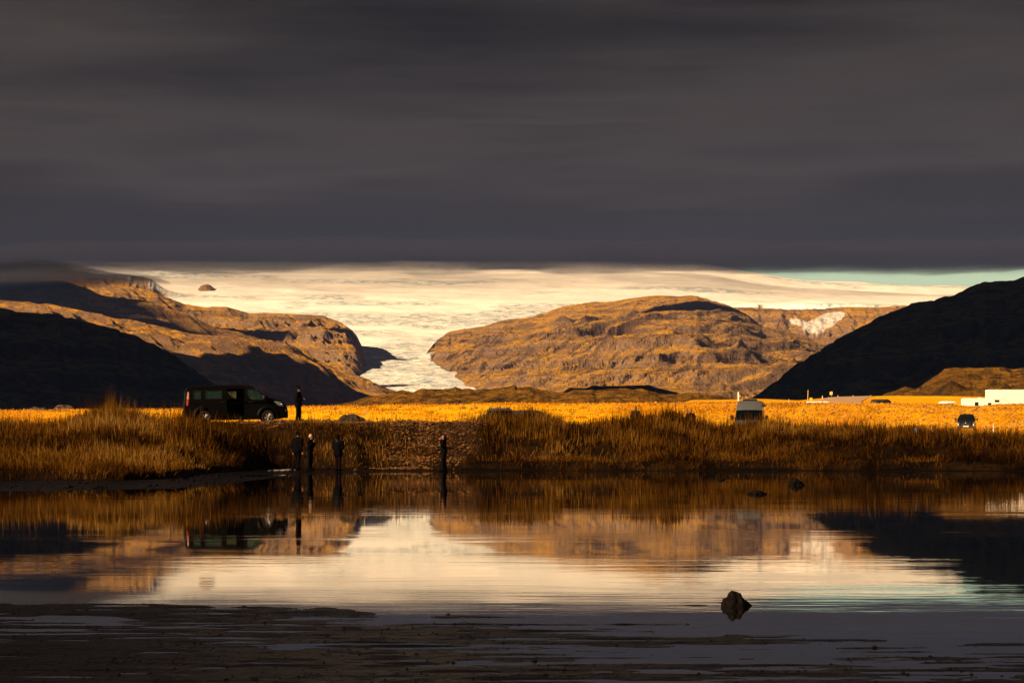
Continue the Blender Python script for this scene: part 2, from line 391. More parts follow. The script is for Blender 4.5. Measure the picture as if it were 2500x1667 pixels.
def zones(px, Y, x):
    ft, cr_ = footY(px), crestY(px)
    gold = sstep(200, 232, Y + fbm(x * 0.2, Y * 0.1, 91, 3) * 8)
    # gravel ramp down to the shore and gravel rim at the top
    t = np.clip((Y - ft) / (cr_ - ft), 0, 1)
    n = fbm(x * 0.3, Y * 0.3, 93, 4) * 90
    lo = 905 + 80 * (1 - t); hi = 1040 + 115 * t
    ramp_ = sstep(lo - 50, lo + 30, px + n) * (1 - sstep(hi - 60, hi + 90, px + n))
    rim = sstep(400, 440, px) * (1 - sstep(1080, 1210, px + n * 1.2)) * sstep(cr_ - 2.2, cr_ - 0.4, Y + n * 0.02)
    gravel = np.maximum(ramp_ * (Y > ft - 1), rim) * (1 - gold)
    lot = sstep(cr_ + 8, cr_ + 14, Y) * (1 - gold)
    gravel = np.maximum(gravel, lot)
    mud = 1 - sstep(ft + foot_wob(x) - 1.0, ft + foot_wob(x) + 0.3, Y)
    return gold, gravel, mud
gold_, gravel_, mud_ = zones(px_, YY, XX)
g_ob = np_mesh('ground', np.stack([XX, YY, ZZ], -1).reshape(-1, 3), grid_faces(nr, nc), M['ground'], attrs={'gold': gold_, 'gravel': gravel_, 'mud': mud_})
tag(g_ob, 'mud shore, grassy bank, parking ground and golden plain', kind='structure')

# lake
xs = np.linspace(-400, 400, 60); ys = np.linspace(-500, 150, 60)
YW, XW = np.meshgrid(ys, xs, indexing='ij')
w_ob = np_mesh('water', np.stack([XW, YW, np.zeros_like(XW)], -1).reshape(-1, 3), grid_faces(60, 60), M['water'])
tag(w_ob, 'still lake mirroring glacier and dark cloud', kind='structure')

pw = 30000
pl_ob = mesh_obj('plain', [(-pw, -pw, -0.62), (pw, -pw, -0.62), (pw, pw, -0.62), (-pw, pw, -0.62)], [(0, 1, 2, 3)], simple('brown_plain', (0.12, 0.06, 0.02), 0.95, noise=0.4, nscale=0.02))
tag(pl_ob, 'wide brown plain under and around everything', kind='structure')

# ------------------------------------------------------------------ mountains
def strat(z, step, k):
    q = z / step; f = q - np.floor(q)
    return step * (np.floor(q) + (1 - k) * f + k * sstep(0.55, 0.95, f))

def mountain(name, sky_pts, ridgeY, footY_, backY, nx, ny, mat, label, relief=60, gully=(260, 900), seed=1, gam=1.0, terr=0.0, step=90, skew=0.0, z0=3.0, snow=None, nb=14, jag=3.0, edge=0.12, smooth=0, lumps=0.0):
    sky_f = pl(sky_pts); p0, p1 = sky_pts[0][0], sky_pts[-1][0]
    pxs = np.linspace(p0, p1, nx)
    ry = ridgeY(pxs) if callable(ridgeY) else np.full(nx, float(ridgeY))
    fy = footY_(pxs) if callable(footY_) else np.full(nx, float(footY_))
    tf = np.concatenate([np.linspace(0, 1, ny), 1 + np.linspace(0.06, 1, nb)])
    T, PX = np.meshgrid(tf, pxs, indexing='ij')
    RY, FY = np.broadcast_to(ry, T.shape), np.broadcast_to(fy, T.shape)
    Y = np.where(T <= 1, FY + (RY - FY) * T, RY + (T - 1) * (backY - RY))
    X = (PX - CX) / F * Y
    dense = np.linspace(p0, p1, 1200); sv = sky_f(dense); kk = max(3, int(smooth / (dense[1] - dense[0])) | 1)
    kern = np.hanning(kk + 2)[1:-1]; kern /= kern.sum(); sm = np.convolve(np.pad(sv, kk // 2, mode='edge'), kern, 'valid')[:1200]
    wsm = np.clip((1 - T) * 4, 0, 1) if smooth > 0 else 0 * T
    skyv = sky_f(PX) * (1 - wsm) + np.maximum(np.interp(PX, dense, sm), sky_f(PX) - 4) * wsm
    zr = EYE + (HY - skyv) / F * RY
    zr = zr + fbm(PX * 0.05, 0 * PX, seed + 5, 5) * jag
    t = np.clip(T, 0, 1)
    if callable(gam): gam = gam(PX)
    prof = np.where(T <= 1, t ** gam, 1 - sstep(0, 1, T - 1))
    z = z0 + (zr - z0) * prof
    env = np.where(T <= 1, edge + (1 - edge) * np.sin(np.pi * np.clip(t, 0, 1)) ** 0.8, edge * (2 - T))
    env = env * np.clip((zr - z0) / (40 + (zr - z0)) , 0, 1)
    wx = fbm(X / 700, Y / 700, seed + 40, 3) * 200
    n1 = ridged((X + skew * Y + wx) / gully[0], Y / gully[1], seed, 6) - 0.45
    n2 = fbm(X / 900, Y / 900, seed + 9, 5)
    n1 = n1 + 0.5 * (ridged((X + skew * Y * 1.3) / (gully[0] * 0.27), Y / (gully[1] * 0.25), seed + 60, 4) - 0.45)
    n3 = ridged((X - skew * 0.8 * Y) / (gully[0] * 3.4), (Y + 0.3 * X) / (gully[1] * 1.2), seed + 70, 2) - 0.45
    z = z + relief * env * (n1 * 1.15 + n2 * 1.1 + n3 * 1.3)
    if lumps > 0:
        z = z + lumps * env * (np.abs(fbm(X / 9.0, Y / 9.0, seed + 91, 5)) * 2.2 + fbm(X / 3.0, Y / 3.5, seed + 92, 3) * 0.35 - 0.4)
    if terr > 0:
        zs = strat(z + 12 * fbm(X / 400, Y / 400, seed + 77, 3), step, 0.85)
        msk = sstep(-0.25, 0.3, fbm(X / 1100, z / 160, seed + 81, 3) + 0.15)
        z = z * (1 - terr * env * msk) + zs * terr * env * msk
    py = HY - (z - EYE) / Y * F
    lim = sky_f(PX)
    z = np.where((py < lim - 2) & (T <= 1), EYE + (HY - (lim - 2)) / F * Y, z)
    z = np.maximum(z, z0 - 5)
    sn = snow(PX, py, X, Y) if snow else np.zeros_like(z)
    o = np_mesh(name, np.stack([X, Y, z], -1).reshape(-1, 3), grid_faces(*T.shape), mat, attrs={'snow': sn})
    tag(o, label, kind='structure'); return o

# dark hills either side, in cloud shadow
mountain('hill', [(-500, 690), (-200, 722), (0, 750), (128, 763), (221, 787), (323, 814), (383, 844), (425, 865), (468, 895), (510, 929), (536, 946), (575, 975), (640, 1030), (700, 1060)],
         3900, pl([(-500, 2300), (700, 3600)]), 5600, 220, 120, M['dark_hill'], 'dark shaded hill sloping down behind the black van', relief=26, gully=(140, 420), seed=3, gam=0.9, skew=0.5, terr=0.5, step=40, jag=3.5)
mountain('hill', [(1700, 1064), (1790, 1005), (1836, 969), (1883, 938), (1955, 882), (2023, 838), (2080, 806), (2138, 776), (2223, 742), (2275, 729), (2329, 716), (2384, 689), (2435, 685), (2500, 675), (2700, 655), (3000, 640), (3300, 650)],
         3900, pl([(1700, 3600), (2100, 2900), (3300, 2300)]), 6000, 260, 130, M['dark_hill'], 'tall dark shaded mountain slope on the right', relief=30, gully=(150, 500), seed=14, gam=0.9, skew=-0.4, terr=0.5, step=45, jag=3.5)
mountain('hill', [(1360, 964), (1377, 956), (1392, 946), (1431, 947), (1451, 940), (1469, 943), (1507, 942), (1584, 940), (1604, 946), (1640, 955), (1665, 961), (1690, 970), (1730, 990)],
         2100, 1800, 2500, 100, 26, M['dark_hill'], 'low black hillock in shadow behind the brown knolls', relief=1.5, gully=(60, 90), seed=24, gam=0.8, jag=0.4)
# brown rocky knolls
mountain('hill', [(740, 1000), (805, 992), (876, 975), (944, 960), (978, 953), (1010, 955), (1030, 948), (1060, 949), (1100, 950), (1112, 944), (1128, 950), (1200, 950), (1234, 946), (1256, 940), (1262, 947), (1290, 943), (1313, 950), (1359, 956), (1385, 956), (1400, 950), (1451, 952),
                  (1527, 946), (1545, 949), (1568, 947), (1590, 956), (1605, 960), (1640, 961), (1686, 959), (1750, 963), (1790, 973), (1850, 990)],
         820, 640, 950, 460, 170, M['knoll'], 'low brown rocky knolls beyond the golden embankment', relief=3.0, gully=(26, 20), seed=33, gam=1.0, smooth=120, lumps=4.5, z0=2.0, jag=0.30, edge=0.22)
mountain('hill', [(2060, 1000), (2142, 972), (2160, 961), (2176, 953), (2200, 943), (2212, 940), (2234, 947), (2246, 943), (2258, 931), (2280, 917), (2305, 902), (2330, 899), (2350, 897), (2380, 900), (2440, 898), (2500, 900), (2620, 905), (2800, 930)],
         720, 560, 900, 300, 170, M['knoll'], 'steep brown rocky knoll above the white motorhome', relief=5.0, gully=(22, 15), seed=35, gam=0.9, smooth=90, lumps=6.0, z0=2.0, jag=0.30, edge=0.2)

# left range: three overlapping spurs, then the rocks beside the ice
mountain('mountain', [(-500, 700), (0, 733), (102, 740), (160, 752), (213, 763), (300, 778), (380, 796), (468, 817), (595, 827), (640, 828), (697, 834), (730, 852), (757, 872), (829, 904), (870, 918), (930, 938), (978, 955), (1010, 985)],
         pl([(-500, 8600), (1010, 9000)]), pl([(-500, 5900), (534, 6900), (1010, 8200)]), 10400, 420, 240, M['left_rock'],
         'lower brown spur of the left range with cliffs and a ravine', relief=85, gully=(330, 1500), seed=51, gam=0.85, terr=0.45, step=95, skew=0.6)
mountain('mountain', [(-500, 640), (0, 690), (60, 688), (149, 687), (200, 700), (255, 721), (353, 729), (410, 748), (468, 768), (531, 797), (617, 816), (663, 827), (760, 860)],
         pl([(-500, 9900), (760, 9750)]), 8600, 10900, 360, 170, M['left_rock'],
         'middle brown ridge of the left range running down to the right', relief=75, gully=(300, 1300), seed=57, gam=0.8, terr=0.45, step=85, skew=0.6)
mountain('mountain', [(-300, 668), (100, 672), (191, 678), (300, 695), (383, 716), (446, 742), (502, 750), (553, 751), (580, 758), (608, 767), (646, 765), (720, 769), (787, 772), (833, 789), (860, 808), (872, 823), (884, 848), (889, 880), (893, 930)],
         pl([(-300, 11000), (893, 10900)]), pl([(-300, 9500), (893, 9550)]), 12000, 380, 170, M['far_rock'],
         'far ridge ending in dark cliffs beside the glacier tongue', relief=70, gully=(200, 800), seed=61, gam=pl([(-300, 0.6), (700, 0.6), (893, 0.4)]), terr=0.5, step=75, skew=0.4)
mountain('mountain', [(120, 668), (200, 662), (255, 672), (300, 668), (330, 674), (365, 678), (404, 704), (450, 716), (493, 728), (540, 745)],
         14000, 13000, 14700, 200, 80, M['far_rock'], 'snow streaked crag high on the left under the cloud', relief=60, gully=(120, 500), seed=67, gam=0.8,
         snow=lambda PX, py, X, Y: sstep(0.05, 0.22, fbm(X / 90, Y / 260, 5, 4) + (PX - 380) / 240.0))
mountain('nunatak', [(470, 722), (484, 706), (492, 697), (505, 693), (514, 696), (523, 703), (532, 718)],
         14550, 14250, 14800, 50, 40, M['far_rock'], 'small dark rock showing through the ice at upper left', relief=20, gully=(60, 120), seed=69, gam=0.7, z0=560)
# right mountain
mountain('mountain', [(1030, 900), (1036, 878), (1044, 856), (1056, 838), (1075, 822), (1097, 808), (1130, 802), (1148, 800), (1196, 793), (1223, 783), (1305, 771), (1345, 760), (1376, 749), (1427, 740), (1500, 735), (1546, 728), (1607, 720), (1660, 721), (1700, 722), (1738, 731), (1770, 740),
                      (1798, 750), (1819, 763), (1861, 795), (1925, 810), (1968, 821), (2019, 838), (2150, 880), (2300, 930)],
         pl([(1030, 10650), (1060, 10950), (1100, 11250), (1200, 11400), (1600, 11000), (2000, 10200), (2300, 9800)]), pl([(1030, 10200), (1060, 9950), (1131, 9300), (1300, 8300), (1600, 7300), (2300, 7000)]), 13500, 620, 300, M['far_rock'],
         'broad sunlit brown mountain right of the glacier', relief=66, gully=(300, 1100), seed=78, gam=pl([(1030, 0.36), (1180, 0.42), (1500, 0.8), (2300, 0.8)]), terr=0.42, step=62, skew=-0.7)
def snow_e(PX, py, X, Y):
    n = fbm(X / 120, py / 14, 7, 4)
    a = sstep(1.0, 0.8, ((PX - 2010) / 52) ** 2 + ((py - 786 + (PX - 2010) * 0.32) / 17) ** 2 + n * 0.7)
    b = sstep(1.0, 0.8, ((PX - 1950) / 22) ** 2 + ((py - 787 - (PX - 1950) * 0.25) / 8) ** 2 + n * 0.7)
    c = sstep(1.0, 0.8, ((PX - 1993) / 22) ** 2 + ((py - 806) / 10) ** 2 + n)
    return np.clip(a + b + c, 0, 1)
mountain('mountain', [(1740, 760), (1793, 746), (1860, 750), (1925, 753), (2000, 755), (2070, 751), (2140, 752), (2201, 748), (2350, 744), (2600, 740)],
         13300, pl([(1740, 11500), (2600, 11000)]), 13900, 340, 180, M['far_rock'], 'distant brown plateau edge holding a small hanging glacier', relief=80, gully=(260, 900), seed=83, gam=0.75, terr=0.6, step=80, snow=snow_e)

# glacier
gpy = pl([(8.9, 985), (9.3, 956), (9.8, 920), (10.3, 890), (10.8, 862), (11.6, 818), (12.8, 766), (14, 724), (15.2, 692), (16.2, 666), (17.0, 646), (19, 640)])
capd0 = pl([(-800, 0), (1640, 0), (1720, 4), (1760, 12), (1819, 24), (1895, 36), (1968, 46), (2129, 54), (2350, 62), (3000, 72)])
capd = lambda p: (capd0(p - 40) + capd0(p - 20) + capd0(p) + capd0(p + 20) + capd0(p + 40)) / 5
pxs = np.linspace(-200, 3000, 760); Yg = np.concatenate([np.linspace(8900, 17600, 420), np.linspace(17650, 20000, 8)])
YY, PX = np.meshgrid(Yg, pxs, indexing='ij')
X = (PX - CX) / F * YY
Yw = YY + 260 * fbm(X / 1500, YY / 1500, 131, 4) * sstep(11000, 13000, YY)
py = gpy(Yw / 1000.0) + capd(PX) * sstep(13000, 17000, YY)
Z = EYE + (HY - py) / F * YY
crev = sstep(0.0, 0.35, fbm(X / 900, YY / 700, 141, 4) + 0.55 * np.exp(-((PX - 1000) / 260) ** 2 - ((YY - 11200) / 1300) ** 2) + 0.5 * np.exp(-((PX - 790) / 120) ** 2 - ((YY - 14200) / 500) ** 2) - 0.12 * sstep(14500, 16500, YY))
Z = Z + (ridged((X + 0.3 * YY) / 70, YY / 38, 151, 4) - 0.5) * 6.5 * (0.2 + crev) + fbm(X / 380, YY / 240, 161, 4) * 16
redge = pl([(8.9, 1150), (9.3, 1160), (9.6, 1150), (9.9, 1135), (10.1, 1085), (10.5, 1050), (11.2, 1075), (11.7, 1150), (12.3, 1500), (12.9, 1700), (13.36, 1770), (13.44, 3300)])
ep = redge(YY / 1000.0) + fbm(X / 90, YY / 90, 171, 3) * 6
side = 1 - sstep(0, 26, PX - ep)
ledge = pl([(8.9, 760), (9.8, 800), (10.2, 815), (10.5, 850), (10.85, 872), (10.93, -900)])
side = side * sstep(-22, 0, PX - ledge(YY / 1000.0) - fbm(X / 90, YY / 90, 181, 3) * 6)
Z = np.where(YY < 13460, 3 + (Z - 3) * side, Z)
gl = np_mesh('glacier', np.stack([X, YY, Z], -1).reshape(-1, 3), grid_faces(*YY.shape), M['ice'], attrs={'crevasse': crev})
tag(gl, 'broad cream glacier pouring between two mountains', kind='structure')

# ------------------------------------------------------------------ clouds
def vol_mat(name, col, dens, aniso=0.0):
    m = bpy.data.materials.new(name); m.use_nodes = True; nt = m.node_tree; nt.nodes.clear()
    v = N(nt, 'ShaderNodeVolumePrincipled'); v.inputs['Color'].default_value = (*col, 1); v.inputs['Density'].default_value = dens
    v.inputs['Anisotropy'].default_value = aniso
    o = N(nt, 'ShaderNodeOutputMaterial'); nt.links.new(v.outputs[0], o.inputs['Volume']); return m
def cloud_bank(name, x0, x1, y0, y1, zb, zt, mat, label, amp=10, seed=1, nx=80, ny=16):
    xs = np.linspace(x0, x1, nx); ys = np.linspace(y0, y1, ny)
    Yc, Xc = np.meshgrid(ys, xs, indexing='ij')
    zbv = zb(Xc) if callable(zb) else np.full_like(Xc, zb)
    B = zbv + fbm(Xc / 420, Yc / 700, seed, 4) * amp
    Tt = B + (zt + fbm(Xc / 500, Yc / 500, seed + 3, 3) * zt * 0.3) * (0.16 + 0.84 * sstep(y0, y0 + (y1 - y0) * 0.75, Yc)) * (0.10 + 0.90 * sstep(x1, x1 - 450, Xc))
    V = np.concatenate([np.stack([Xc, Yc, B], -1).reshape(-1, 3), np.stack([Xc, Yc, Tt], -1).reshape(-1, 3)])
    Q = grid_faces(ny, nx); n = nx * ny
    faces = [tuple(f[::-1]) for f in Q.tolist()] + [tuple(i + n for i in f) for f in Q.tolist()]
    ring = [i for i in range(nx)] + [r * nx + nx - 1 for r in range(1, ny)] + [(ny - 1) * nx + c for c in range(nx - 2, -1, -1)] + [r * nx for r in range(ny - 2, 0, -1)]
    for a, b_ in zip(ring, ring[1:] + ring[:1]): faces.append((a, b_, b_ + n, a + n))
    o = mesh_obj(name, V.tolist(), faces, mat)
    return tag(o, label, kind='stuff')
M['bank'] = vol_mat('cloud_fog', (0.056, 0.058, 0.088), 0.0030)
cloud_bank('cloud', -5200, 5600, 13400, 16250, pl([(-5200, 862), (-1500, 900), (0, 903), (1500, 898), (2200, 910), (5600, 930)]), 85, M['bank'], 'dark cloud base lying on the top of the glacier', amp=30, seed=5)
M['bank2'] = vol_mat('cloud_fog_low', (0.050, 0.060, 0.100), 0.0042)
cloud_bank('cloud', -4200, -1130, 8900, 9650, pl([(-4200, 445), (-1700, 465), (-1420, 485), (-1230, 500)]), 95, M['bank2'], 'dark cloud hanging over the upper left ridges', amp=14, seed=9)

def puff_cloud(cx, cy, z, rx, ry, thick, mat, label, seed):
    """a lens of cloud out of the frame, towards the sun, placed for the shade it throws on the land"""
    nu, nv = 64, 24
    V, F_ = [], []
    for j in range(nv + 1):
        for i in range(nu):
            a = 2 * math.pi * i / nu; v = -1 + 2 * j / nv
            rr = math.sqrt(max(0, 1 - v * v)) ** 0.6
            d = Vector((math.cos(a), math.sin(a), v * 0.7))
            n = 1 + 0.22 * mnoise.fractal(d * 2.2 + Vector((seed, 0, 0)), 1.0, 2.0, 5)
            V.append((cx + d.x * rr * rx * n, cy + d.y * rr * ry * n, z + v * thick * n))
    for j in range(nv):
        for i in range(nu):
            F_.append((j * nu + i, j * nu + (i + 1) % nu, (j + 1) * nu + (i + 1) % nu, (j + 1) * nu + i))
    o = mesh_obj('cloud', V, F_, mat, smooth=True)
    return tag(o, label, kind='stuff')
M['puff'] = simple('cloud_grey', (0.30, 0.30, 0.32), 1.0, spec=0.0, noise=0.3, nscale=0.002)
m = bpy.data.materials.new('cloud_veil'); m.use_nodes = True; nt_ = m.node_tree; nt_.nodes.clear(); M['veil'] = m
a = N(nt_, 'ShaderNodeBsdfTransparent'); a.inputs[0].default_value = (1, 1, 1, 1); d = N(nt_, 'ShaderNodeBsdfDiffuse'); d.inputs[0].default_value = (0.3, 0.3, 0.32, 1)
x_ = N(nt_, 'ShaderNodeMixShader'); x_.inputs[0].default_value = 0.36; nt_.links.new(a.outputs[0], x_.inputs[1]); nt_.links.new(d.outputs[0], x_.inputs[2])
o_ = N(nt_, 'ShaderNodeOutputMaterial'); nt_.links.new(x_.outputs[0], o_.inputs[0])
def shade(px, py, Y, rx, ry, z, label, seed, mat='puff', thick=60):  # sets an out-of-view cloud up the sun's ray to shade a chosen spot
    p = P(px, py, Y); t = (z - p.z) / SDIR.z; c = p + SDIR * t
    return puff_cloud(c.x, c.y, z, rx, ry, thick, M[mat], label, seed)
shade(1250, 1000, 3650, 2500, 1950, 1500, 'large grey cloud shading the two near hills', 1.0)
shade(1250, 1080, -450, 700, 640, 1500, 'thin unseen veil of cloud put in to soften the sun on the lake shore', 2.0, mat='veil')  # half-transparent blocker added out of view to dim the foreground
shade(770, 940, 7750, 290, 430, 1700, 'small cloud shading the foot of the left spur', 3.0)
shade(925, 872, 10600, 75, 60, 1800, 'small cloud shading the ice fall', 4.0, thick=30)
shade(880, 940, 9500, 170, 90, 1800, 'small cloud shading the tongue of the glacier', 5.0, thick=30)
shade(1765, 768, 10450, 280, 150, 1800, 'small unseen cloud added to shade the shoulder of the right mountain', 6.0, thick=40)  # added out of view to darken the shoulder
shade(330, 786, 9500, 380, 110, 1700, 'long unseen cloud added to shade the slope between the two nearer left ridges', 7.0, thick=30)  # this and the next two: added out of view to darken the left ridges
shade(60, 712, 9800, 360, 380, 1700, 'unseen cloud added to shade the ridges at the far left', 9.0, thick=30)
shade(430, 766, 10250, 300, 85, 1700, 'long unseen cloud added to shade the top of the far left ridge', 8.0, thick=40)

# thin air between here and the mountains
M['haze'] = vol_mat('thin_haze', (0.17, 0.28, 0.76), 0.0000145)
hz = box('haze', -9000, 9000, -200, 21500, -1.6, 1120, M['haze'], bevel=0)
tag(hz, 'thin bluish air over the plain', kind='stuff')

# ------------------------------------------------------------------ grass
def blades(name, px0, px1, y0, y1, n, hfun, wid, mat, lean=0.25, dens=None, label='', seed=1, uniform_px=True):
    rg = np.random.default_rng(seed)
    px = rg.uniform(px0, px1, n); Y = rg.uniform(y0, y1, n); x = (px - CX) / F * Y
    if dens is not None:
        k = rg.uniform(0, 1, n) < dens(px, Y, x); px, Y, x = px[k], Y[k], x[k]
    n = len(x); z = hground(x, Y)
    h = hfun(px, Y, x) * np.clip(rg.lognormal(-0.15, 0.42, n), 0.3, 2.2)
    az = 4 * np.pi * vnoise(x * 0.45, Y * 0.3, seed + 50) + rg.normal(0, 0.9, n); ln = np.abs(rg.normal(0, 1, n)) * (lean(px, Y, x) if callable(lean) else lean)
    ln = np.clip(ln, 0, 2.2)
    wx = 0.25                                                    # the wind leans them a little to the right
    dx, dy = np.cos(az) * ln + wx * ln, np.sin(az) * ln
    s1 = 1 / np.sqrt(1 + (ln * 0.5) ** 2); s2 = 1 / np.sqrt(1 + ln ** 2)
    m1 = np.stack([x + dx * 0.28 * h * s1, Y + dy * 0.28 * h * s1, z + 0.52 * h * s1], -1)
    m2 = np.stack([x + dx * 0.85 * h * s2, Y + dy * 0.85 * h * s2, z + h * s2 * np.clip(1.0, 0, 1)], -1)
    b0 = np.stack([x, Y, z - 0.03], -1)
    wa = rg.uniform(-0.9, 0.9, n); wv = np.stack([np.cos(wa), np.sin(wa), 0 * wa], -1) * (wid * rg.uniform(0.6, 1.3, n) * (Y / 150))[:, None] * 0.5
    V = np.stack([b0 - wv, b0 + wv, m1 + wv * 0.8, m1 - wv * 0.8, m2], 1).reshape(-1, 3)
    base = np.arange(n)[:, None] * 5
    T = np.concatenate([base + np.array([[0, 1, 2]]), base + np.array([[0, 2, 3]]), base + np.array([[3, 2, 4]])])
    patch = fbm(x * 0.35, Y * 0.35, seed + 3, 4)
    tone = np.clip(0.48 + patch * 0.8 + rg.normal(0, 0.22, n), 0, 1)
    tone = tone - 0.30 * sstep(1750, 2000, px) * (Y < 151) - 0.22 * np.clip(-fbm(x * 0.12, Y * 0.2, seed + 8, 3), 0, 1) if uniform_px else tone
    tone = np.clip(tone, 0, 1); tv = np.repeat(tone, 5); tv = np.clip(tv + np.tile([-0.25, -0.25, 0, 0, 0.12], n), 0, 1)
    o = np_mesh(name, V, T, mat, smooth=False, attrs={'tone': tv})
    return tag(o, label, kind='stuff')

def bank_veg(px, Y, x):
    gold, grav, mud = zones(px, Y, x)
    v = (1 - grav) * (1 - mud)
    v = np.where((grav > 0.5) & (mud < 0.5) & (Y < crestY(px) + 6), np.where(Y > crestY(px) - 3, 0.04, 0.22), v)
    nn = fbm(x * 0.9, Y * 0.6, 301, 4)
    v = v * (0.30 + 0.70 * sstep(-0.22, 0.12, nn + 0.04))
    return v * (Y > footY(px) + foot_wob(x) - 0.35) * (Y < crestY(px) + 9)
def bank_h(px, Y, x):
    t = np.clip((Y - footY(px)) / (crestY(px) - footY(px)), 0, 1)
    m = fbm(x * 0.25, Y * 0.25, 305, 4)
    h = (0.34 + 0.06 * t + 0.22 * m) * (0.75 + 0.5 * sstep(-0.2, 0.25, fbm(x * 0.9, Y * 0.6, 301, 4)))
    h = h + 0.35 * np.exp(-((px - 262) / 55) ** 2 - ((Y - 157) / 4) ** 2)
    h = h + 0.22 * np.exp(-((px - 1280) / 60) ** 2 - ((Y - 158) / 4) ** 2) + 0.22 * np.exp(-((px - 1610) / 90) ** 2 - ((Y - 158) / 4) ** 2)
    h = h * np.where((px > 405) & (px < 735) & (Y > 145), 0.45, 1.0)
    return np.clip(h, 0.12, 1.2)
def bank_lean(px, Y, x):
    t = np.clip((Y - footY(px)) / (crestY(px) - footY(px)), 0, 1)
    return 0.24 + 0.9 * (1 - sstep(0.05, 0.45, t)) + 0.25 * np.clip(fbm(x * 0.4, Y * 0.4, 309, 3), 0, 1)
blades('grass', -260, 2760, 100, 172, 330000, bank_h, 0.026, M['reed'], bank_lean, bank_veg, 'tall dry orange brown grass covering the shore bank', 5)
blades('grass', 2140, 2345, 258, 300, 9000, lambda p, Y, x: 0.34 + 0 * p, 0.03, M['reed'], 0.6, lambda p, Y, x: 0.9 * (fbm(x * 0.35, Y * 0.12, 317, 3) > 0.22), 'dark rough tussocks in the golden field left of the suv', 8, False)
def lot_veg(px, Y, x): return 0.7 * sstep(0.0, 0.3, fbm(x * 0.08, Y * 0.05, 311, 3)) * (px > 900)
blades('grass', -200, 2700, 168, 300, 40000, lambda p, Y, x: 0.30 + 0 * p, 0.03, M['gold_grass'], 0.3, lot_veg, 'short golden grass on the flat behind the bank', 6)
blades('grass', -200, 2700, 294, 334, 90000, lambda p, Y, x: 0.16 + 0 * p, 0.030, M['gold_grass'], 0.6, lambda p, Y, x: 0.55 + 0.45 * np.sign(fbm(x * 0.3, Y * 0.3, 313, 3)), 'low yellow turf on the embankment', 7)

def pebbles(name, px0, px1, y0, y1, n, size, mat, dens, label, seed):
    rg = np.random.default_rng(seed)
    px = rg.uniform(px0, px1, n); Y = rg.uniform(y0, y1, n); x = (px - CX) / F * Y
    k = rg.uniform(0, 1, n) < dens(px, Y, x); px, Y, x = px[k], Y[k], x[k]; n = len(x)
    z = hground(x, Y); s = size * rg.lognormal(0, 0.45, n)
    oc = np.array([[1, 0, 0], [0, 1, 0], [-1, 0, 0], [0, -1, 0], [0, 0, 1], [0, 0, -1]], float)
    V = oc[None] * (1 + rg.uniform(-0.35, 0.35, (n, 6, 1))) * (s[:, None, None]) * np.array([1.15, 1.0, 0.7]) + np.stack([x, Y, z + s * 0.2], -1)[:, None, :]
    V[:, :4, :2] += rg.uniform(-0.3, 0.3, (n, 4, 2)) * s[:, None, None]
    f = np.array([[0, 1, 4], [1, 2, 4], [2, 3, 4], [3, 0, 4], [1, 0, 5], [2, 1, 5], [3, 2, 5], [0, 3, 5]])
    T = (np.arange(n)[:, None, None] * 6 + f[None]).reshape(-1, 3)
    return tag(np_mesh(name, V.reshape(-1, 3), T, mat, smooth=False), label, kind='stuff')
pebbles('gravel', 380, 1260, 120, 160, 36000, 0.045, M['pebble'], lambda p, Y, x: zones(p, Y, x)[1] * (Y > footY(p) - 2), 'loose brown gravel on the slope and rim of the bank', 21)
pebbles('gravel', -200, 2700, 296, 336, 26000, 0.075, M['pebble_gold'], lambda p, Y, x: 0.35 + 0.65 * sstep(1500, 1900, p), 'pale stones scattered over the embankment', 22)
pebbles('gravel', -200, 2700, 20, 32, 2600, 0.006, M['rock_dark'], lambda p, Y, x: 0.2 + 0.8 * (hground(x, Y) > 0.0), 'small dark pebbles on the near mud flat', 23)
pebbles('gravel', -200, 2700, 92, 143, 3000, 0.040, M['rock_dark'], lambda p, Y, x: (Y > shoreY(p) + 1) * (Y < footY(p) + 1) * 0.8, 'dark stones along the far waterline', 24)

# ------------------------------------------------------------------ rocks
def rock(name, loc, sx, sy, sz, mat, label, cat='rock', group=None, seed=1, sub=4, amp=0.35, peak=0.0):
    bm = bmesh.new(); bmesh.ops.create_icosphere(bm, subdivisions=sub, radius=1)
    for v in bm.verts:
        d = v.co.normalized(); off = Vector((seed * 3.1, seed * 1.7, 0))
        n = mnoise.fractal(d * 1.3 + off, 1.0, 2.0, 5) * amp + (mnoise.cell(d * 2.4 + off) - 0.5) * amp * 0.12
        r_ = 1 + n
        v.co = Vector((d.x * r_ * sx, d.y * r_ * sy, d.z * r_ * sz))
        zn = max(0.0, min(1.0, v.co.z / (sz * 1.1)))
        if peak: v.co.x = v.co.x * (1.08 - 0.42 * zn) + peak * sx * zn
    o = bm_obj(name, bm, mat, smooth=False); o.location = loc
    return tag(o, label, cat, group)
def wrock(px, py, w, h, label, seed, peak=0.0, flat=0.3):
    Y = EYE * F / (py - HY); x = (px - CX) / F * Y; k = Y / F
    return rock('rock', (x, Y, -0.1 * h * k), w * k / 2, w * k / 2.2, h * k, M['rock_dark'], label, seed=seed, peak=peak)
wrock(1797, 1478, 72, 36, 'large dark boulder nearest the viewer standing in calm water', 3, peak=-0.15)
wrock(1849, 1206, 46, 9, 'low flat dark rock in the lake, middle of the three far rocks', 5)
wrock(1944, 1184, 40, 16, 'dark rock in the lake, right of the low flat one', 7)
wrock(1760, 1171, 22, 6, 'smallest dark rock in the lake near the far shore', 9)
wrock(1700, 1477, 60, 1.2, 'thin sliver of mud breaking the water left of the boulder', 11)
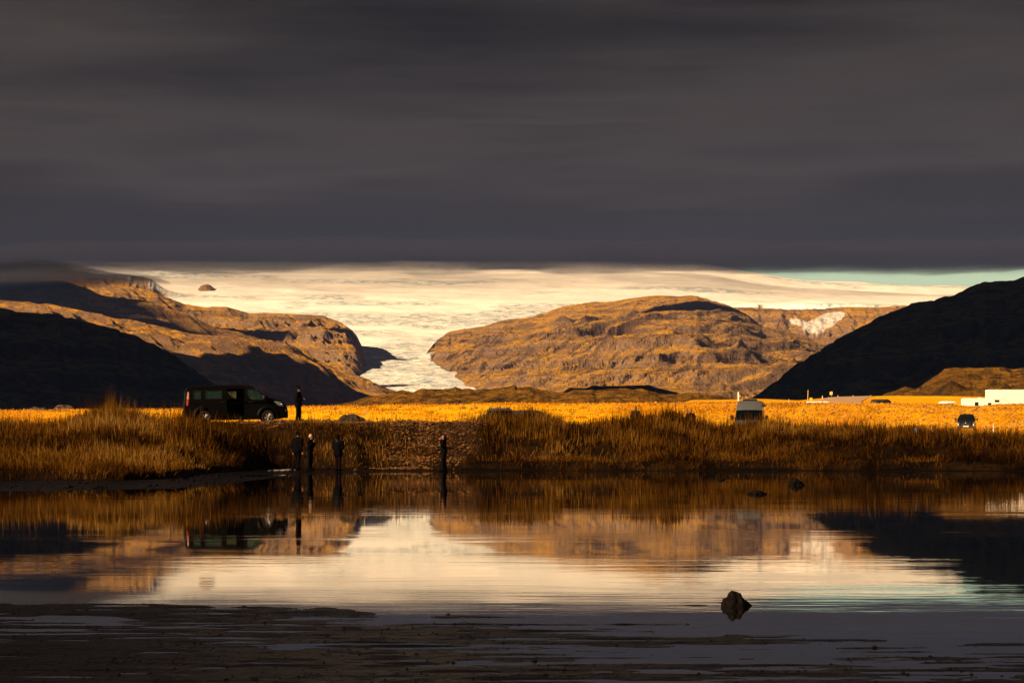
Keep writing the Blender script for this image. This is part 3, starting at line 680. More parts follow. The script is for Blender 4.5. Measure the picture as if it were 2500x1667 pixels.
rock('rock', (((856 - CX) / F * 151), 151, gh((856 - CX) / F * 151, 151) + 0.1), 0.72, 0.45, 0.42, M['rock_brown'], 'brown boulder alone on the gravel rim of the bank', seed=13, peak=-0.2)
rock('rock', (((868 - CX) / F * 139), 139, 0.06), 0.12, 0.12, 0.09, M['rock_brown'], 'small pale stone at the waterline', seed=15)
for i, (px, py, w, h) in enumerate([(95, 1001, 50, 9), (155, 1001, 62, 13), (20, 1003, 22, 5)]):
    p = P(px, py, 345); k = 345 / F
    rock('rock', (p.x, p.y, p.z - 0.1), w * k / 2, 1.5, h * k, M['rock_brown'], ['low pale outcrop left of the larger one beyond the embankment', 'largest pale outcrop on the plain at far left', 'tiny outcrop at the left edge of the plain'][i], cat='rock', seed=20 + i)
# pale driftwood on the mud
bm = bmesh.new(); Yd = 135.0; kd = Yd / F; pd0 = P(655, 1141, Yd)
pts = [(0, 0, 0.015), (12, 0.2, 0.03), (30, 0.1, 0.035), (45, -0.1, 0.05), (62, 0.15, 0.045), (68, 0.2, 0.02)]
for a_, b_ in zip(pts, pts[1:]): add_tube(bm, (a_[0] * kd, a_[1], a_[2]), (b_[0] * kd, b_[1], b_[2]), a_[2], b_[2], 8)
zd = gh(pd0.x, Yd); o = bm_obj('driftwood', bm, simple('bleached_wood', (0.30, 0.25, 0.25), 0.8, noise=0.4, nscale=6), smooth=True); o.location = (pd0.x, Yd, zd + 0.03)
tag(o, 'bleached piece of driftwood lying on the mud left of the people', 'driftwood')

# ------------------------------------------------------------------ vehicles
M['black_paint'] = simple('black_paint', (0.0032, 0.003, 0.003), 0.45, spec=0.12)
M['black_plastic'] = simple('black_plastic', (0.012, 0.012, 0.012), 0.6)
M['rubber'] = simple('rubber', (0.010, 0.010, 0.010), 0.85)
M['alloy'] = simple('alloy', (0.62, 0.58, 0.52), 0.35, metal=0.7)
M['cabin'] = simple('cabin_lining', (0.012, 0.012, 0.013), 0.9)
M['chrome'] = simple('chrome', (0.7, 0.7, 0.7), 0.15, metal=1.0)
M['red_lens'] = simple('red_lens', (0.55, 0.02, 0.01), 0.2, coat=1.0)
M['clear_lens'] = simple('clear_lens', (0.75, 0.60, 0.45), 0.2, coat=1.0)
M['head_lens'] = simple('head_lens', (0.35, 0.38, 0.42), 0.1, metal=0.4, coat=1.0)
M['amber'] = simple('amber_lens', (0.8, 0.25, 0.02), 0.2, coat=1.0)
M['white_paint'] = simple('white_paint', (0.80, 0.79, 0.77), 0.4, coat=0.3)
M['silver_paint'] = simple('silver_paint', (0.135, 0.148, 0.175), 0.35, coat=0.5)
M['grey_blue'] = simple('grey_blue_paint', (0.085, 0.11, 0.15), 0.3, coat=0.6)
M['navy'] = simple('navy_paint', (0.008, 0.010, 0.016), 0.2, coat=1.0)
M['dark_glass'] = simple('dark_glass', (0.004, 0.006, 0.007), 0.06)
M['plate'] = simple('plate_white', (0.75, 0.72, 0.68), 0.5)
m, nt_, b = new_mat('tinted_glass'); M['glass'] = m
nt_.nodes.remove(b)
tr = N(nt_, 'ShaderNodeBsdfTransparent'); tr.inputs[0].default_value = (0.66, 0.86, 0.80, 1); gz = N(nt_, 'ShaderNodeBsdfGlossy'); gz.inputs['Roughness'].default_value = 0.04; gz.inputs[0].default_value = (0.7, 0.9, 0.85, 1)
mxg = N(nt_, 'ShaderNodeMixShader'); lw = N(nt_, 'ShaderNodeLayerWeight'); lw.inputs[0].default_value = 0.35
nt_.links.new(maprange(nt_, lw.outputs['Fresnel'], 0, 1, 0.08, 0.9), mxg.inputs[0]); nt_.links.new(tr.outputs[0], mxg.inputs[1]); nt_.links.new(gz.outputs[0], mxg.inputs[2])
dfg = N(nt_, 'ShaderNodeBsdfDiffuse'); dfg.inputs[0].default_value = (0.05, 0.12, 0.11, 1); mxd = N(nt_, 'ShaderNodeMixShader'); mxd.inputs[0].default_value = 0.30
nt_.links.new(mxg.outputs[0], mxd.inputs[1]); nt_.links.new(dfg.outputs[0], mxd.inputs[2]); nt_.links.new(mxd.outputs[0], nt_.nodes['Material Output'].inputs[0])

def arc(cx, cz, r, a0, a1, n=9):
    return [(cx + r * math.cos(R(a)), cz + r * math.sin(R(a))) for a in np.linspace(a0, a1, n)]

def densify(pts, closed=True, step=0.25):
    out = []
    n = len(pts)
    for i in range(n if closed else n - 1):
        a, b = pts[i], pts[(i + 1) % n]; d = math.dist(a, b); k = max(1, int(d / step))
        for j in range(k): out.append((a[0] + (b[0] - a[0]) * j / k, a[1] + (b[1] - a[1]) * j / k))
    if not closed: out.append(pts[-1])
    return out

def clip_poly(pts, z0, above=True):
    out = []; n = len(pts); ins = (lambda p: p[1] >= z0 - 1e-6) if above else (lambda p: p[1] <= z0 + 1e-6)
    for i in range(n):
        a, b = pts[i], pts[(i + 1) % n]; ia, ib = ins(a), ins(b)
        if ia: out.append(a)
        if ia != ib and abs(b[1] - a[1]) > 1e-6:
            t = (z0 - a[1]) / (b[1] - a[1]); out.append((a[0] + (b[0] - a[0]) * t, z0))
    cl = []
    for p in out:
        if not cl or math.dist(p, cl[-1]) > 1e-4: cl.append(p)
    if math.dist(cl[0], cl[-1]) < 1e-4: cl.pop()
    return cl

def side_faces(bm, poly, holes, yf, flip):
    polys = [[Vector((p[0], p[1], 0)) for p in poly]] + [[Vector((p[0], p[1], 0)) for p in h] for h in holes]
    flat = [v for pl_ in polys for v in pl_]
    vs = [bm.verts.new((v.x, yf(v.x, v.y), v.y)) for v in flat]
    for t in tessellate_polygon(polys):
        f = [vs[i] for i in t]
        if flip: f = f[::-1]
        try: bm.faces.new(f)
        except ValueError: pass

def body_shell(outline, top_loop, belt, Wd, tuck, holes_up=(), holes_lo=(), parent=None, mat=None, nose=None, holes_far=None, name='body', bulge=0.05, glass_ranges=(), glass_mat=None, taper=0.10, tail=0.04):
    """outline: side view, closed. top_loop: open run of (x,z) over nose, windscreen, roof and tail that is skinned across.
    glass_ranges: list of (name, i0, i1) runs of top_loop made as panes"""
    xs = [p[0] for p in outline]; x0, x1 = min(xs), max(xs)
    def hw(x, z):
        w = Wd - tuck * max(0.0, z - belt)
        w -= taper * max(0.0, (x - (x1 - 1.0))) ** 2 + tail * max(0.0, (x0 + 0.6 - x)) ** 2
        return w
    bm = bmesh.new()
    lo = densify(clip_poly(outline, belt, False)); up = densify(clip_poly(outline, belt, True))
    for sgn in (-1, 1):
        hu = holes_up if (sgn < 0 or holes_far is None) else holes_far
        hl = holes_lo if sgn < 0 else ()
        side_faces(bm, lo, hl, lambda x, z: sgn * hw(x, z), sgn > 0)
        side_faces(bm, up, hu, lambda x, z: sgn * hw(x, z), sgn > 0)
    def strip(bmx, run, K=8):
        rows_ = []
        n = len(run)
        for i, (x, z) in enumerate(run):
            a = run[max(0, i - 1)]; b_ = run[min(n - 1, i + 1)]
            tx, tz = b_[0] - a[0], b_[1] - a[1]; l = math.hypot(tx, tz) or 1; nx, nz = tz / l, -tx / l
            if nx * (x - (x0 + x1) / 2) + nz * (z - 0.9) < 0: nx, nz = -nx, -nz
            w = hw(x, z); row = []
            for k in range(K + 1):
                s_ = -1 + 2 * k / K; bb = bulge * (1 - abs(s_) ** 2.6)
                row.append(bmx.verts.new((x + nx * bb, s_ * w, z + nz * bb)))
            rows_.append(row)
        for r0_, r1_ in zip(rows_, rows_[1:]):
            for k in range(K): bmx.faces.new((r0_[k], r0_[k + 1], r1_[k + 1], r1_[k]))
    used = []
    for (gn, i0, i1) in glass_ranges: used.append((i0, i1))
    i = 0; runs = []
    while i < len(top_loop) - 1:
        g = [u for u in used if u[0] == i]
        if g: i = g[0][1]; continue
        j = i + 1
        while j < len(top_loop) - 1 and not any(u[0] == j for u in used): j += 1
        runs.append(top_loop[i:j + 1]); i = j
    for r_ in runs: strip(bm, r_)
    bmesh.ops.remove_doubles(bm, verts=bm.verts, dist=0.002)
    body = bm_obj(name, bm, mat, parent)
    sm = body.modifiers.new('thickness', 'SOLIDIFY'); sm.thickness = 0.03; sm.offset = -1
    for (gn, i0, i1) in glass_ranges:
        gb = bmesh.new(); strip(gb, top_loop[i0:i1 + 1]); g = bm_obj(gn, gb, glass_mat or M['glass'], body, smooth=True)
    return body, hw

def pane(name, poly, hw, sgn, mat, parent, off=-0.012):
    bm = bmesh.new(); vs = [bm.verts.new((x, sgn * (hw(x, z) + off), z)) for x, z in poly]
    bm.faces.new(vs if sgn < 0 else vs[::-1])
    return bm_obj(name, bm, mat, parent)

def frame_strip(name, poly, hw, sgn, mat, parent, wdt=0.03, out=0.006):
    cx = sum(p[0] for p in poly) / len(poly); cz = sum(p[1] for p in poly) / len(poly)
    bm = bmesh.new(); n = len(poly)
    o_ = []; i_ = []
    for x, z in poly:
        dx, dz = x - cx, z - cz; l = math.hypot(dx, dz)
        X2, Z2 = x + dx / l * wdt, z + dz / l * wdt
        o_.append(bm.verts.new((X2, sgn * (hw(X2, Z2) + out), Z2))); i_.append(bm.verts.new((x, sgn * (hw(x, z) + out), z)))
    for k in range(n): bm.faces.new((o_[k], o_[(k + 1) % n], i_[(k + 1) % n], i_[k]))
    o = bm_obj(name, bm, mat, parent); md = o.modifiers.new('t', 'SOLIDIFY'); md.thickness = 0.01; md.offset = 0
    return o

def wheel(parent, x, y, r=0.34, wdt=0.22, spokes=10, side=-1, rim_r=0.6):
    """tyre with rim and spokes, axis along y"""
    prof = [(r * rim_r, -wdt / 2), (r * 0.86, -wdt / 2), (r * 0.97, -wdt * 0.42), (r, -wdt * 0.25), (r, wdt * 0.25), (r * 0.97, wdt * 0.42), (r * 0.86, wdt / 2), (r * rim_r, wdt / 2)]
    bm = bmesh.new(); n = 28; rings = []
    for i in range(n):
        a = 2 * math.pi * i / n
        rings.append([bm.verts.new((math.cos(a) * p[0], p[1], math.sin(a) * p[0])) for p in prof])
    for i in range(n):
        A, B = rings[i], rings[(i + 1) % n]
        for k in range(len(prof)): bm.faces.new((A[k], B[k], B[(k + 1) % len(prof)], A[(k + 1) % len(prof)]))
    w = bm_obj('wheel', bm, M['rubber'], parent, smooth=True); w.location = (x, y, r)
    bm = bmesh.new(); rr = r * rim_r
    ys = side * wdt * 0.42
    for i in range(spokes):
        a = 2 * math.pi * i / spokes + (0.10 if i % 2 else -0.10)
        add_tube(bm, (math.cos(a) * rr * 0.15, ys, math.sin(a) * rr * 0.15), (math.cos(a) * rr * 0.97, ys * 0.92, math.sin(a) * rr * 0.97), rr * 0.075, rr * 0.11, 6)
    m_ = 24
    for i in range(m_):
        a, b_ = 2 * math.pi * i / m_, 2 * math.pi * (i + 1) / m_
        add_tube(bm, (math.cos(a) * rr, ys, math.sin(a) * rr), (math.cos(b_) * rr, ys, math.sin(b_) * rr), rr * 0.05, None, 5)
    add_tube(bm, (0, ys * 0.7, 0), (0, ys * 1.05, 0), rr * 0.2, rr * 0.17, 10)
    bm_obj('rim', bm, M['alloy'], w, smooth=False)
    bm = bmesh.new(); bmesh.ops.create_circle(bm, cap_ends=True, segments=20, radius=rr); bmesh.ops.rotate(bm, verts=bm.verts, matrix=Matrix.Rotation(R(90), 3, 'X')); bmesh.ops.translate(bm, verts=bm.verts, vec=(0, side * wdt * 0.1, 0))
    bm_obj('brake_disc', bm, M['black_plastic'], w)
    return w

def ellip(name, c, r, mat, parent=None, rot=0.0, seg=14):
    bm = bmesh.new(); bmesh.ops.create_uvsphere(bm, u_segments=seg, v_segments=seg // 2 + 2, radius=1)
    for v in bm.verts: v.co = Vector((v.co.x * r[0], v.co.y * r[1], v.co.z * r[2]))
    bmesh.ops.rotate(bm, verts=bm.verts, matrix=Matrix.Rotation(rot, 3, 'Y')); bmesh.ops.translate(bm, verts=bm.verts, vec=c)
    return bm_obj(name, bm, mat, parent, smooth=True)

M['privacy'] = M['glass'].copy(); M['privacy'].name = 'privacy_glass'
for n_ in M['privacy'].node_tree.nodes:
    if n_.type == 'BSDF_TRANSPARENT': n_.inputs[0].default_value = (0.40, 0.70, 0.64, 1)
# the black passenger van ------------------------------------------
def black_van():
    Yv = 152.6; k = Yv / F
    xr = (499 - CX) * k                       # rear wheel
    van = empty('passenger_van', (xr, Yv, gh(xr + 1.6, 151.5) - 0.02), rz=R(7.5), ry=R(-0.7), label='black passenger van with its side door slid open on the grassy bank', cat='van')
    WB, rr = 3.30, 0.345
    rear, front = -1.05, 4.30
    out = [(rear + 0.02, 0.36), (-0.46, 0.30)] + arc(0, 0.37, 0.43, 190, -10)[0:] + [(0.55, 0.24), (WB - 0.55, 0.24)] + arc(WB, 0.37, 0.43, 190, -10) + [(3.95, 0.24), (front - 0.02, 0.30)]
    nose = [(front - 0.02, 0.30), (front + 0.02, 0.50), (front, 0.70), (front - 0.06, 0.90), (front - 0.16, 1.03), (front - 0.42, 1.17), (front - 0.80, 1.29), (front - 0.95, 1.335)]
    wind = [(front - 0.95, 1.335), (front - 1.20, 1.52), (front - 1.48, 1.71), (front - 1.78, 1.88)]
    roof = [(front - 1.78, 1.88), (front - 2.00, 1.950), (front - 2.5, 1.985), (1.0, 1.98), (-0.2, 1.955), (-0.72, 1.925), (-0.88, 1.89)]
    tailr = [(-0.88, 1.89), (-0.95, 1.70), (-0.985, 1.28), (-1.0, 1.20), (rear + 0.02, 0.74), (rear - 0.03, 0.66), (rear - 0.03, 0.46), (rear + 0.02, 0.36)]
    top = nose + wind[1:] + roof[1:] + tailr[1:]
    outline = out[:-1] + top[:-1]
    i_w0 = len(nose) - 1; i_w1 = i_w0 + len(wind) - 1; i_r1 = i_w1 + len(roof) - 1
    wq = [(-0.56, 1.37), (-0.52, 1.33), (-0.20, 1.33), (-0.20, 1.72), (-0.50, 1.72), (-0.56, 1.66)]
    ws = [(0.06, 1.33), (0.88, 1.33), (0.88, 1.73), (0.06, 1.73)]
    ws2 = [(1.14, 1.33), (1.72, 1.33), (1.72, 1.73), (1.14, 1.73)]
    wd = [(2.28, 1.48), (2.40, 1.30), (2.50, 1.27), (3.05, 1.25), (3.22, 1.33), (2.90, 1.58), (2.66, 1.75), (2.24, 1.80), (2.22, 1.60)]
    wf = [(2.30, 1.34), (2.72, 1.30), (2.72, 1.70), (2.30, 1.76)]
    wf2 = [(2.80, 1.30), (3.16, 1.32), (2.80, 1.62)]
    door_hole_up = [(1.14, 1.14), (2.06, 1.14), (2.06, 1.84), (1.14, 1.84)]
    door_hole_lo = [(1.14, 0.42), (2.06, 0.42), (2.06, 1.06), (1.14, 1.06)]
    body, hw = body_shell(outline, top, 1.10, 0.985, 0.14, holes_up=(wq, ws, door_hole_up, wd), holes_lo=(door_hole_lo,), holes_far=(wq, ws, ws2, wf, wf2), parent=van, mat=M['black_paint'],
                          glass_ranges=(('windshield', i_w0, i_w1), ), bulge=0.07)
    for p_ in (wq,): 
        pane('window', p_, hw, -1, M['glass'], van); frame_strip('window_seal', p_, hw, -1, M['black_plastic'], van)
    wdo = pane('window', wd, hw, -1, M['glass'], van); frame_strip('window_seal', wd, hw, -1, M['black_plastic'], wdo, 0.022)
    for p_ in (wq, ws, ws2, wf, wf2): pane('window', p_, hw, 1, M['privacy'], van)
    bm = bmesh.new(); add_tube(bm, (2.57, -hw(2.57, 1.5) - 0.004, 1.27), (2.52, -hw(2.5, 1.76) - 0.004, 1.77), 0.016); add_tube(bm, (2.90, -hw(2.9, 1.4), 1.27), (2.86, -hw(2.9, 1.6), 1.60), 0.018)
    bm_obj('window_divider', bm, M['black_plastic'], van)
    # sliding door, slid back outside the rear panel
    bm = bmesh.new(); dl = [(-0.16, 0.42), (1.16, 0.42), (1.16, 1.10), (-0.16, 1.10)]; du = [(-0.16, 1.10), (1.16, 1.10), (1.15, 1.84), (-0.16, 1.84)]
    cut = [(-0.16, 0.86)] + [(0 + 0.50 * math.cos(a), 0.37 + 0.50 * math.sin(a)) for a in (R(105), R(75), R(50), R(25))] + [(0.52, 0.42), (1.16, 0.42), (1.16, 1.10), (-0.16, 1.10)]
    dy = lambda x, z: -(hw(x, z) + 0.075)
    side_faces(bm, cut, (), dy, False); side_faces(bm, du, (ws,), dy, False)
    dr = bm_obj('sliding_door', bm, M['black_paint'], van); md = dr.modifiers.new('t', 'SOLIDIFY'); md.thickness = 0.045; md.offset = -1
    pane('door_window', ws, hw, -1, M['glass'], dr, off=0.06); 
    hd = frame_strip('window_seal', ws, hw, -1, M['black_plastic'], dr, 0.03, 0.082)
    bm = bmesh.new(); add_tube(bm, (0.86, -hw(0, 1) - 0.115, 1.14), (1.06, -hw(0, 1) - 0.115, 1.13), 0.022); bm_obj('door_handle', bm, M['black_plastic'], dr)
    bm = bmesh.new(); add_tube(bm, (-0.20, -hw(0, 1.1) - 0.012, 1.19), (1.2, -hw(0, 1.1) - 0.012, 1.17), 0.018); bm_obj('door_rail', bm, M['black_plastic'], van)
    bm = bmesh.new(); add_tube(bm, (2.28, -hw(2.3, 1.1) - 0.02, 1.13), (2.50, -hw(2.3, 1.1) - 0.02, 1.125), 0.022); bm_obj('door_handle', bm, M['black_plastic'], van)
    # rear: bumper, lamps, rear window
    box('rear_bumper', rear - 0.09, -0.60, -0.97, 0.97, 0.40, 0.62, M['black_plastic'], van, 0.04)
    box('rear_window', -1.005, -0.955, -0.72, 0.72, 1.28, 1.74, M['dark_glass'], van, 0.01)
    box('front_bumper', front - 0.35, front + 0.05, -0.86, 0.86, 0.28, 0.56, M['black_plastic'], van, 0.05)
    for sg in (-1, 1):
        bm = bmesh.new()
        pts = [(-0.965, 0.98), (-0.87, 0.95), (-0.80, 1.30), (-0.80, 1.70), (-0.875, 1.72), (-0.93, 1.40)]
        a_ = [bm.verts.new((x, sg * (hw(x, z) + 0.012), z)) for x, z in pts]; b2 = [bm.verts.new((x, sg * (hw(x, z) - 0.05), z)) for x, z in pts]
        bm.faces.new(a_); bm.faces.new(b2[::-1])
        for q in range(len(pts)): bm.faces.new((a_[q], b2[q], b2[(q + 1) % len(pts)], a_[(q + 1) % len(pts)]))
        tl = bm_obj('tail_light', bm, M['red_lens'], van)
        bm = bmesh.new(); pts = [(-0.925, 1.32), (-0.83, 1.31), (-0.815, 1.66), (-0.875, 1.68)]
        bm.faces.new([bm.verts.new((x, sg * (hw(x, z) + 0.018), z)) for x, z in pts]); o = bm_obj('lens', bm, M['clear_lens'], tl); md = o.modifiers.new('t', 'SOLIDIFY'); md.thickness = 0.006; md.offset = 0
        bm = bmesh.new()
        for q in range(4): add_tube(bm, (-0.94, sg * (hw(-.9, 1.1) + 0.014), 1.02 + q * 0.07), (-0.86, sg * (hw(-.9, 1.1) + 0.014), 1.03 + q * 0.07), 0.010, None, 5)
        bm_obj('lens', bm, M['clear_lens'], tl)
        bm = bmesh.new(); pts = [(3.60, 1.15), (3.72, 1.16), (3.98, 1.11), (4.10, 0.98), (4.08, 0.90), (3.86, 0.93)]
        a_ = [bm.verts.new((x, sg * (hw(x, z) + 0.02), z)) for x, z in pts]; b2 = [bm.verts.new((x, sg * (hw(x, z) - 0.25), z)) for x, z in pts]
        bm.faces.new(a_); bm.faces.new(b2[::-1])
        for q in range(len(pts)): bm.faces.new((a_[q], b2[q], b2[(q + 1) % len(pts)], a_[(q + 1) % len(pts)]))
        hl_ = bm_obj('headlight', bm, M['head_lens'], van)
        ellip('reflector', (4.0, sg * (hw(4.0, 1.0) + 0.015), 1.0), (0.05, 0.02, 0.05), M['chrome'], hl_)
        ellip('mirror', (3.10, sg * 1.13, 1.36), (0.09, 0.13, 0.15), M['black_plastic'], van)
        # flared wheel arches
        for cx_ in (0.0, WB):
            bm = bmesh.new(); rings = []
            for a in np.linspace(R(8), R(172), 16):
                rings.append([bm.verts.new((cx_ + math.cos(a) * q[0], sg * (0.985 + q[1]), 0.37 + math.sin(a) * q[0])) for q in ((0.43, 0.02), (0.45, 0.045), (0.52, 0.035), (0.58, -0.002))])
            for A, B in zip(rings, rings[1:]):
                for q in range(3): bm.faces.new((A[q], B[q], B[q + 1], A[q + 1]))
            if not (cx_ == 0.0 and sg == -1): bm_obj('wheel_arch', bm, M['black_paint'], van, smooth=True)
            else: bm.free()
    # rear flare behind the slid door that catches the light
    bm = bmesh.new(); rings = []
    for a in np.linspace(R(100), R(175), 9):
        rings.append([bm.verts.new((math.cos(a) * q[0], -(0.985 + q[1]), 0.37 + math.sin(a) * q[0])) for q in ((0.43, 0.02), (0.45, 0.05), (0.54, 0.04), (0.62, -0.002))])
    for A, B in zip(rings, rings[1:]):
        for q in range(3): bm.faces.new((A[q], B[q], B[q + 1], A[q + 1]))
    bm_obj('wheel_arch', bm, M['black_paint'], van, smooth=True)
    for x in (0.0, WB):
        wheel(van, x, -0.86, rr, 0.23, 10, -1); wheel(van, x, 0.86, rr, 0.23, 10, 1)
    for x in (0.0, WB): box('wheel_well', x - 0.46, x + 0.46, -0.74, 0.74, 0.22, 0.86, M['cabin'], van, 0.0)
    # cabin
    box('floor', -0.95, 3.6, -0.92, 0.92, 0.34, 0.42, M['cabin'], van, 0.0)
    box('underbody', -0.7, 3.9, -0.80, 0.80, 0.22, 0.33, M['cabin'], van, 0.0)
    box('dashboard', 3.0, 3.5, -0.86, 0.86, 0.6, 1.22, M['cabin'], van, 0.05)
    for x, z1 in ((-0.55, 1.28), (0.45, 1.30), (2.25, 1.32)):
        for y in (-0.55, 0.0, 0.55) if x < 2 else (-0.45, 0.45):
            st = box('seat', x - 0.08, x + 0.08, y - 0.22, y + 0.22, 0.42, z1, M['cabin'], van, 0.03)
            box('headrest', x - 0.06, x + 0.05, y - 0.13, y + 0.13, z1 + 0.02, z1 + 0.24, M['cabin'], st, 0.04)
            box('cushion', x, x + 0.5, y - 0.23, y + 0.23, 0.62, 0.78, M['cabin'], st, 0.03)
    ellip('steering_wheel', (2.95, -0.45, 1.18), (0.03, 0.18, 0.18), M['cabin'], van, rot=R(-25))
    box('roof_aerial', 2.48, 2.66, -0.05, 0.05, 1.985, 2.07, M['black_plastic'], van, 0.015)
    box('badge', 4.16, 4.24, -0.90, -0.885, 0.66, 0.69, M['plate'], van, 0.0)
    return van
black_van()

# generic shorter vehicles -------------------------------------------
def boxy(name, loc, rz, Ln, Wd, H, hood, label, cat, paint, roof_r=0.10, ws_rake=0.45, hood_h=0.95, rails=False, group=None, mirrors=True, cab_h=None, ground=0.25):
    """van or car seen mostly end-on; x forward, origin under the rear axle"""
    v = empty(name, loc, rz=rz, label=label, cat=cat, group=group)
    ra, fa, r_ = 0.85, Ln - 0.85, 0.33
    x0, x1 = 0, Ln
    H2 = cab_h or H
    low = [(x0, ground + 0.08), (ra - 0.5, ground)] + arc(ra, 0.35, 0.40, 195, -15) + [(ra + 0.5, ground), (fa - 0.5, ground)] + arc(fa, 0.35, 0.40, 195, -15) + [(fa + 0.5, ground), (x1 - 0.03, ground + 0.05)]
    xb = x1 - hood
    nose = [(x1 - 0.03, ground + 0.05), (x1, 0.50), (x1 - 0.02, hood_h * 0.78), (x1 - 0.12, hood_h * 0.93), (xb + hood * 0.4, hood_h * 1.05), (xb, hood_h * 1.12)]
    ws_h = (H2 - hood_h * 1.12)
    wind = [(xb, hood_h * 1.12), (xb - ws_rake * 0.5, hood_h * 1.12 + ws_h * 0.50), (xb - ws_rake, H2 - 0.16)]
    if H2 < H: roof = [wind[-1], (xb - ws_rake - 0.05, H2 - 0.02), (xb - ws_rake - 0.35, H - 0.18), (xb - ws_rake - 0.55, H - 0.04), (xb - ws_rake - 0.9, H), (0.5, H), (0.14, H - 0.03)]
    else: roof = [wind[-1], (xb - ws_rake - 0.16, H - 0.05), (xb - ws_rake - 0.5, H), (0.6, H - 0.01), (0.25, H - 0.05)]
    tail = [roof[-1], (0.05, H - 0.30), (0.02, hood_h * 1.2), (x0, 0.6), (x0, ground + 0.08)]
    top = nose + wind[1:] + roof[1:] + tail[1:]
    outline = low[:-1] + top[:-1]
    belt = hood_h * 1.12
    i0 = len(nose) - 1; i1 = i0 + len(wind) - 1
    zb, zt = belt + 0.04, H2 - 0.20
    side_w = [[(xb - 0.18, zb), (xb - ws_rake - 0.05, zt), (xb - ws_rake - 0.75, zt), (xb - ws_rake - 0.75, zb)]]
    if Ln - hood - ws_rake > 2.4: side_w.append([(xb - ws_rake - 0.87, zb), (xb - ws_rake - 0.87, zt), (xb - ws_rake - 1.75, zt), (xb - ws_rake - 1.75, zb)])
    body, hw = body_shell(outline, top, belt, Wd / 2, roof_r, holes_up=side_w, holes_far=side_w, parent=v, mat=paint, glass_ranges=(('windshield', i0, i1),), glass_mat=M['dark_glass'], bulge=0.06, taper=0.16)
    for sg in (-1, 1):
        for p_ in side_w: pane('window', p_, hw, sg, M['dark_glass'], v)
        h_ = ellip('headlight', (x1 - 0.14, sg * (Wd / 2 - 0.24), hood_h * 0.80), (0.12, 0.20, 0.075), M['head_lens'], v)
        t_ = box('tail_light', -0.02, 0.08, sg * (Wd / 2 - 0.10) - 0.06, sg * (Wd / 2 - 0.10) + 0.06, hood_h * 0.75, hood_h * 1.05, M['red_lens'], v, 0.01)
        if mirrors: ellip('mirror', (xb - 0.1, sg * (Wd / 2 + 0.14), belt + 0.10), (0.07, 0.12, 0.11 if H < 2 else 0.17), paint if H < 2 else M['black_plastic'], v)
        for x in (ra, fa): wheel(v, x, sg * (Wd / 2 - 0.13), 0.33, 0.2, 8, sg)
        if rails:
            bm = bmesh.new(); add_tube(bm, (0.5, sg * (Wd / 2 - 0.28), H + 0.09), (xb - ws_rake - 0.4, sg * (Wd / 2 - 0.28), H + 0.09), 0.035, None, 8)
            for xx in (0.55, xb - ws_rake - 0.5): add_tube(bm, (xx, sg * (Wd / 2 - 0.28), H + 0.09), (xx, sg * (Wd / 2 - 0.28), H - 0.04), 0.03, None, 6)
            bm_obj('roof_rail', bm, M['black_plastic'], v, smooth=True)
    box('bumper', x1 - 0.20, x1 + 0.06, -Wd / 2 + 0.10, Wd / 2 - 0.10, ground + 0.02, 0.52, M['black_plastic'], v, 0.04)
    box('grille', x1 - 0.05, x1 + 0.045, -0.42, 0.42, 0.58, hood_h * 0.76, M['black_plastic'], v, 0.01)
    box('number_plate', x1 + 0.055, x1 + 0.085, -0.26, 0.26, 0.40, 0.51, M['plate'], v, 0.0)
    box('interior', 0.3, xb - 0.2, -Wd / 2 + 0.2, Wd / 2 - 0.2, ground + 0.05, belt - 0.05, M['cabin'], v, 0)
    return v, hw

def at(px, Y): x = (px - CX) / F * Y; return x, gh(x, Y)
def facing(px_c, Y, ang, Ln):      # origin so that the front centre lands at px_c; heading = angle of +x axis
    x = (px_c - CX) / F * Y
    return x - math.cos(ang) * Ln, Y - math.sin(ang) * Ln

# white high-roof camper facing the viewer
a_ = R(-97); ox, oy = facing(1827, 205, a_, 5.9)
v, hwc = boxy('camper_van', (ox, oy, gh(ox, 206)), a_, 5.9, 1.98, 2.62, 0.95, 'grey white high roof camper van facing the lake behind the grass', 'camper van', M['silver_paint'], ws_rake=0.62, hood_h=1.10, cab_h=2.12, roof_r=0.10, mirrors=False)
rv = box('roof_vent', 2.6, 3.4, -0.50, 0.50, 2.62, 2.76, M['black_plastic'], v, 0.03)
box('vent_lid', 2.75, 3.5, -0.40, 0.40, 2.775, 2.81, M['silver_paint'], rv, 0.01)
for sg in (-1, 1): 
    mm_ = box('mirror', 4.25, 4.40, sg * 1.22 - 0.10, sg * 1.22 + 0.10, 1.30, 1.62, M['black_plastic'], v, 0.04)
    bm = bmesh.new(); add_tube(bm, (4.3, sg * 0.95, 1.42), (4.3, sg * 1.15, 1.44), 0.03); bm_obj('arm', bm, M['black_plastic'], mm_)
box('awning', 1.2, 4.0, 0.93, 1.05, 2.25, 2.40, M['black_plastic'], v, 0.03)
# dark compact suv at the right, facing the viewer
a_ = R(-101); ox, oy = facing(2358, 284, a_, 4.2)
v, _ = boxy('parked_car', (ox, oy, gh(ox, 286)), a_, 4.2, 1.80, 1.62, 1.05, 'dark navy compact suv facing the lake in the golden field', 'car', M['navy'], ws_rake=0.75, hood_h=0.93, roof_r=0.42, ground=0.24)
for sg in (-1, 1): 
    fl = box('fog_lamp', 4.16, 4.24, sg * 0.74 - 0.05, sg * 0.74 + 0.05, 0.42, 0.66, M['plate'], v, 0.01)
bm = bmesh.new(); add_tube(bm, (4.21, -0.42, 0.70), (4.21, 0.42, 0.70), 0.018); bm_obj('chrome_bar', bm, M['chrome'], v)
ellip('emblem', (4.22, 0, 0.76), (0.03, 0.09, 0.06), M['chrome'], v)
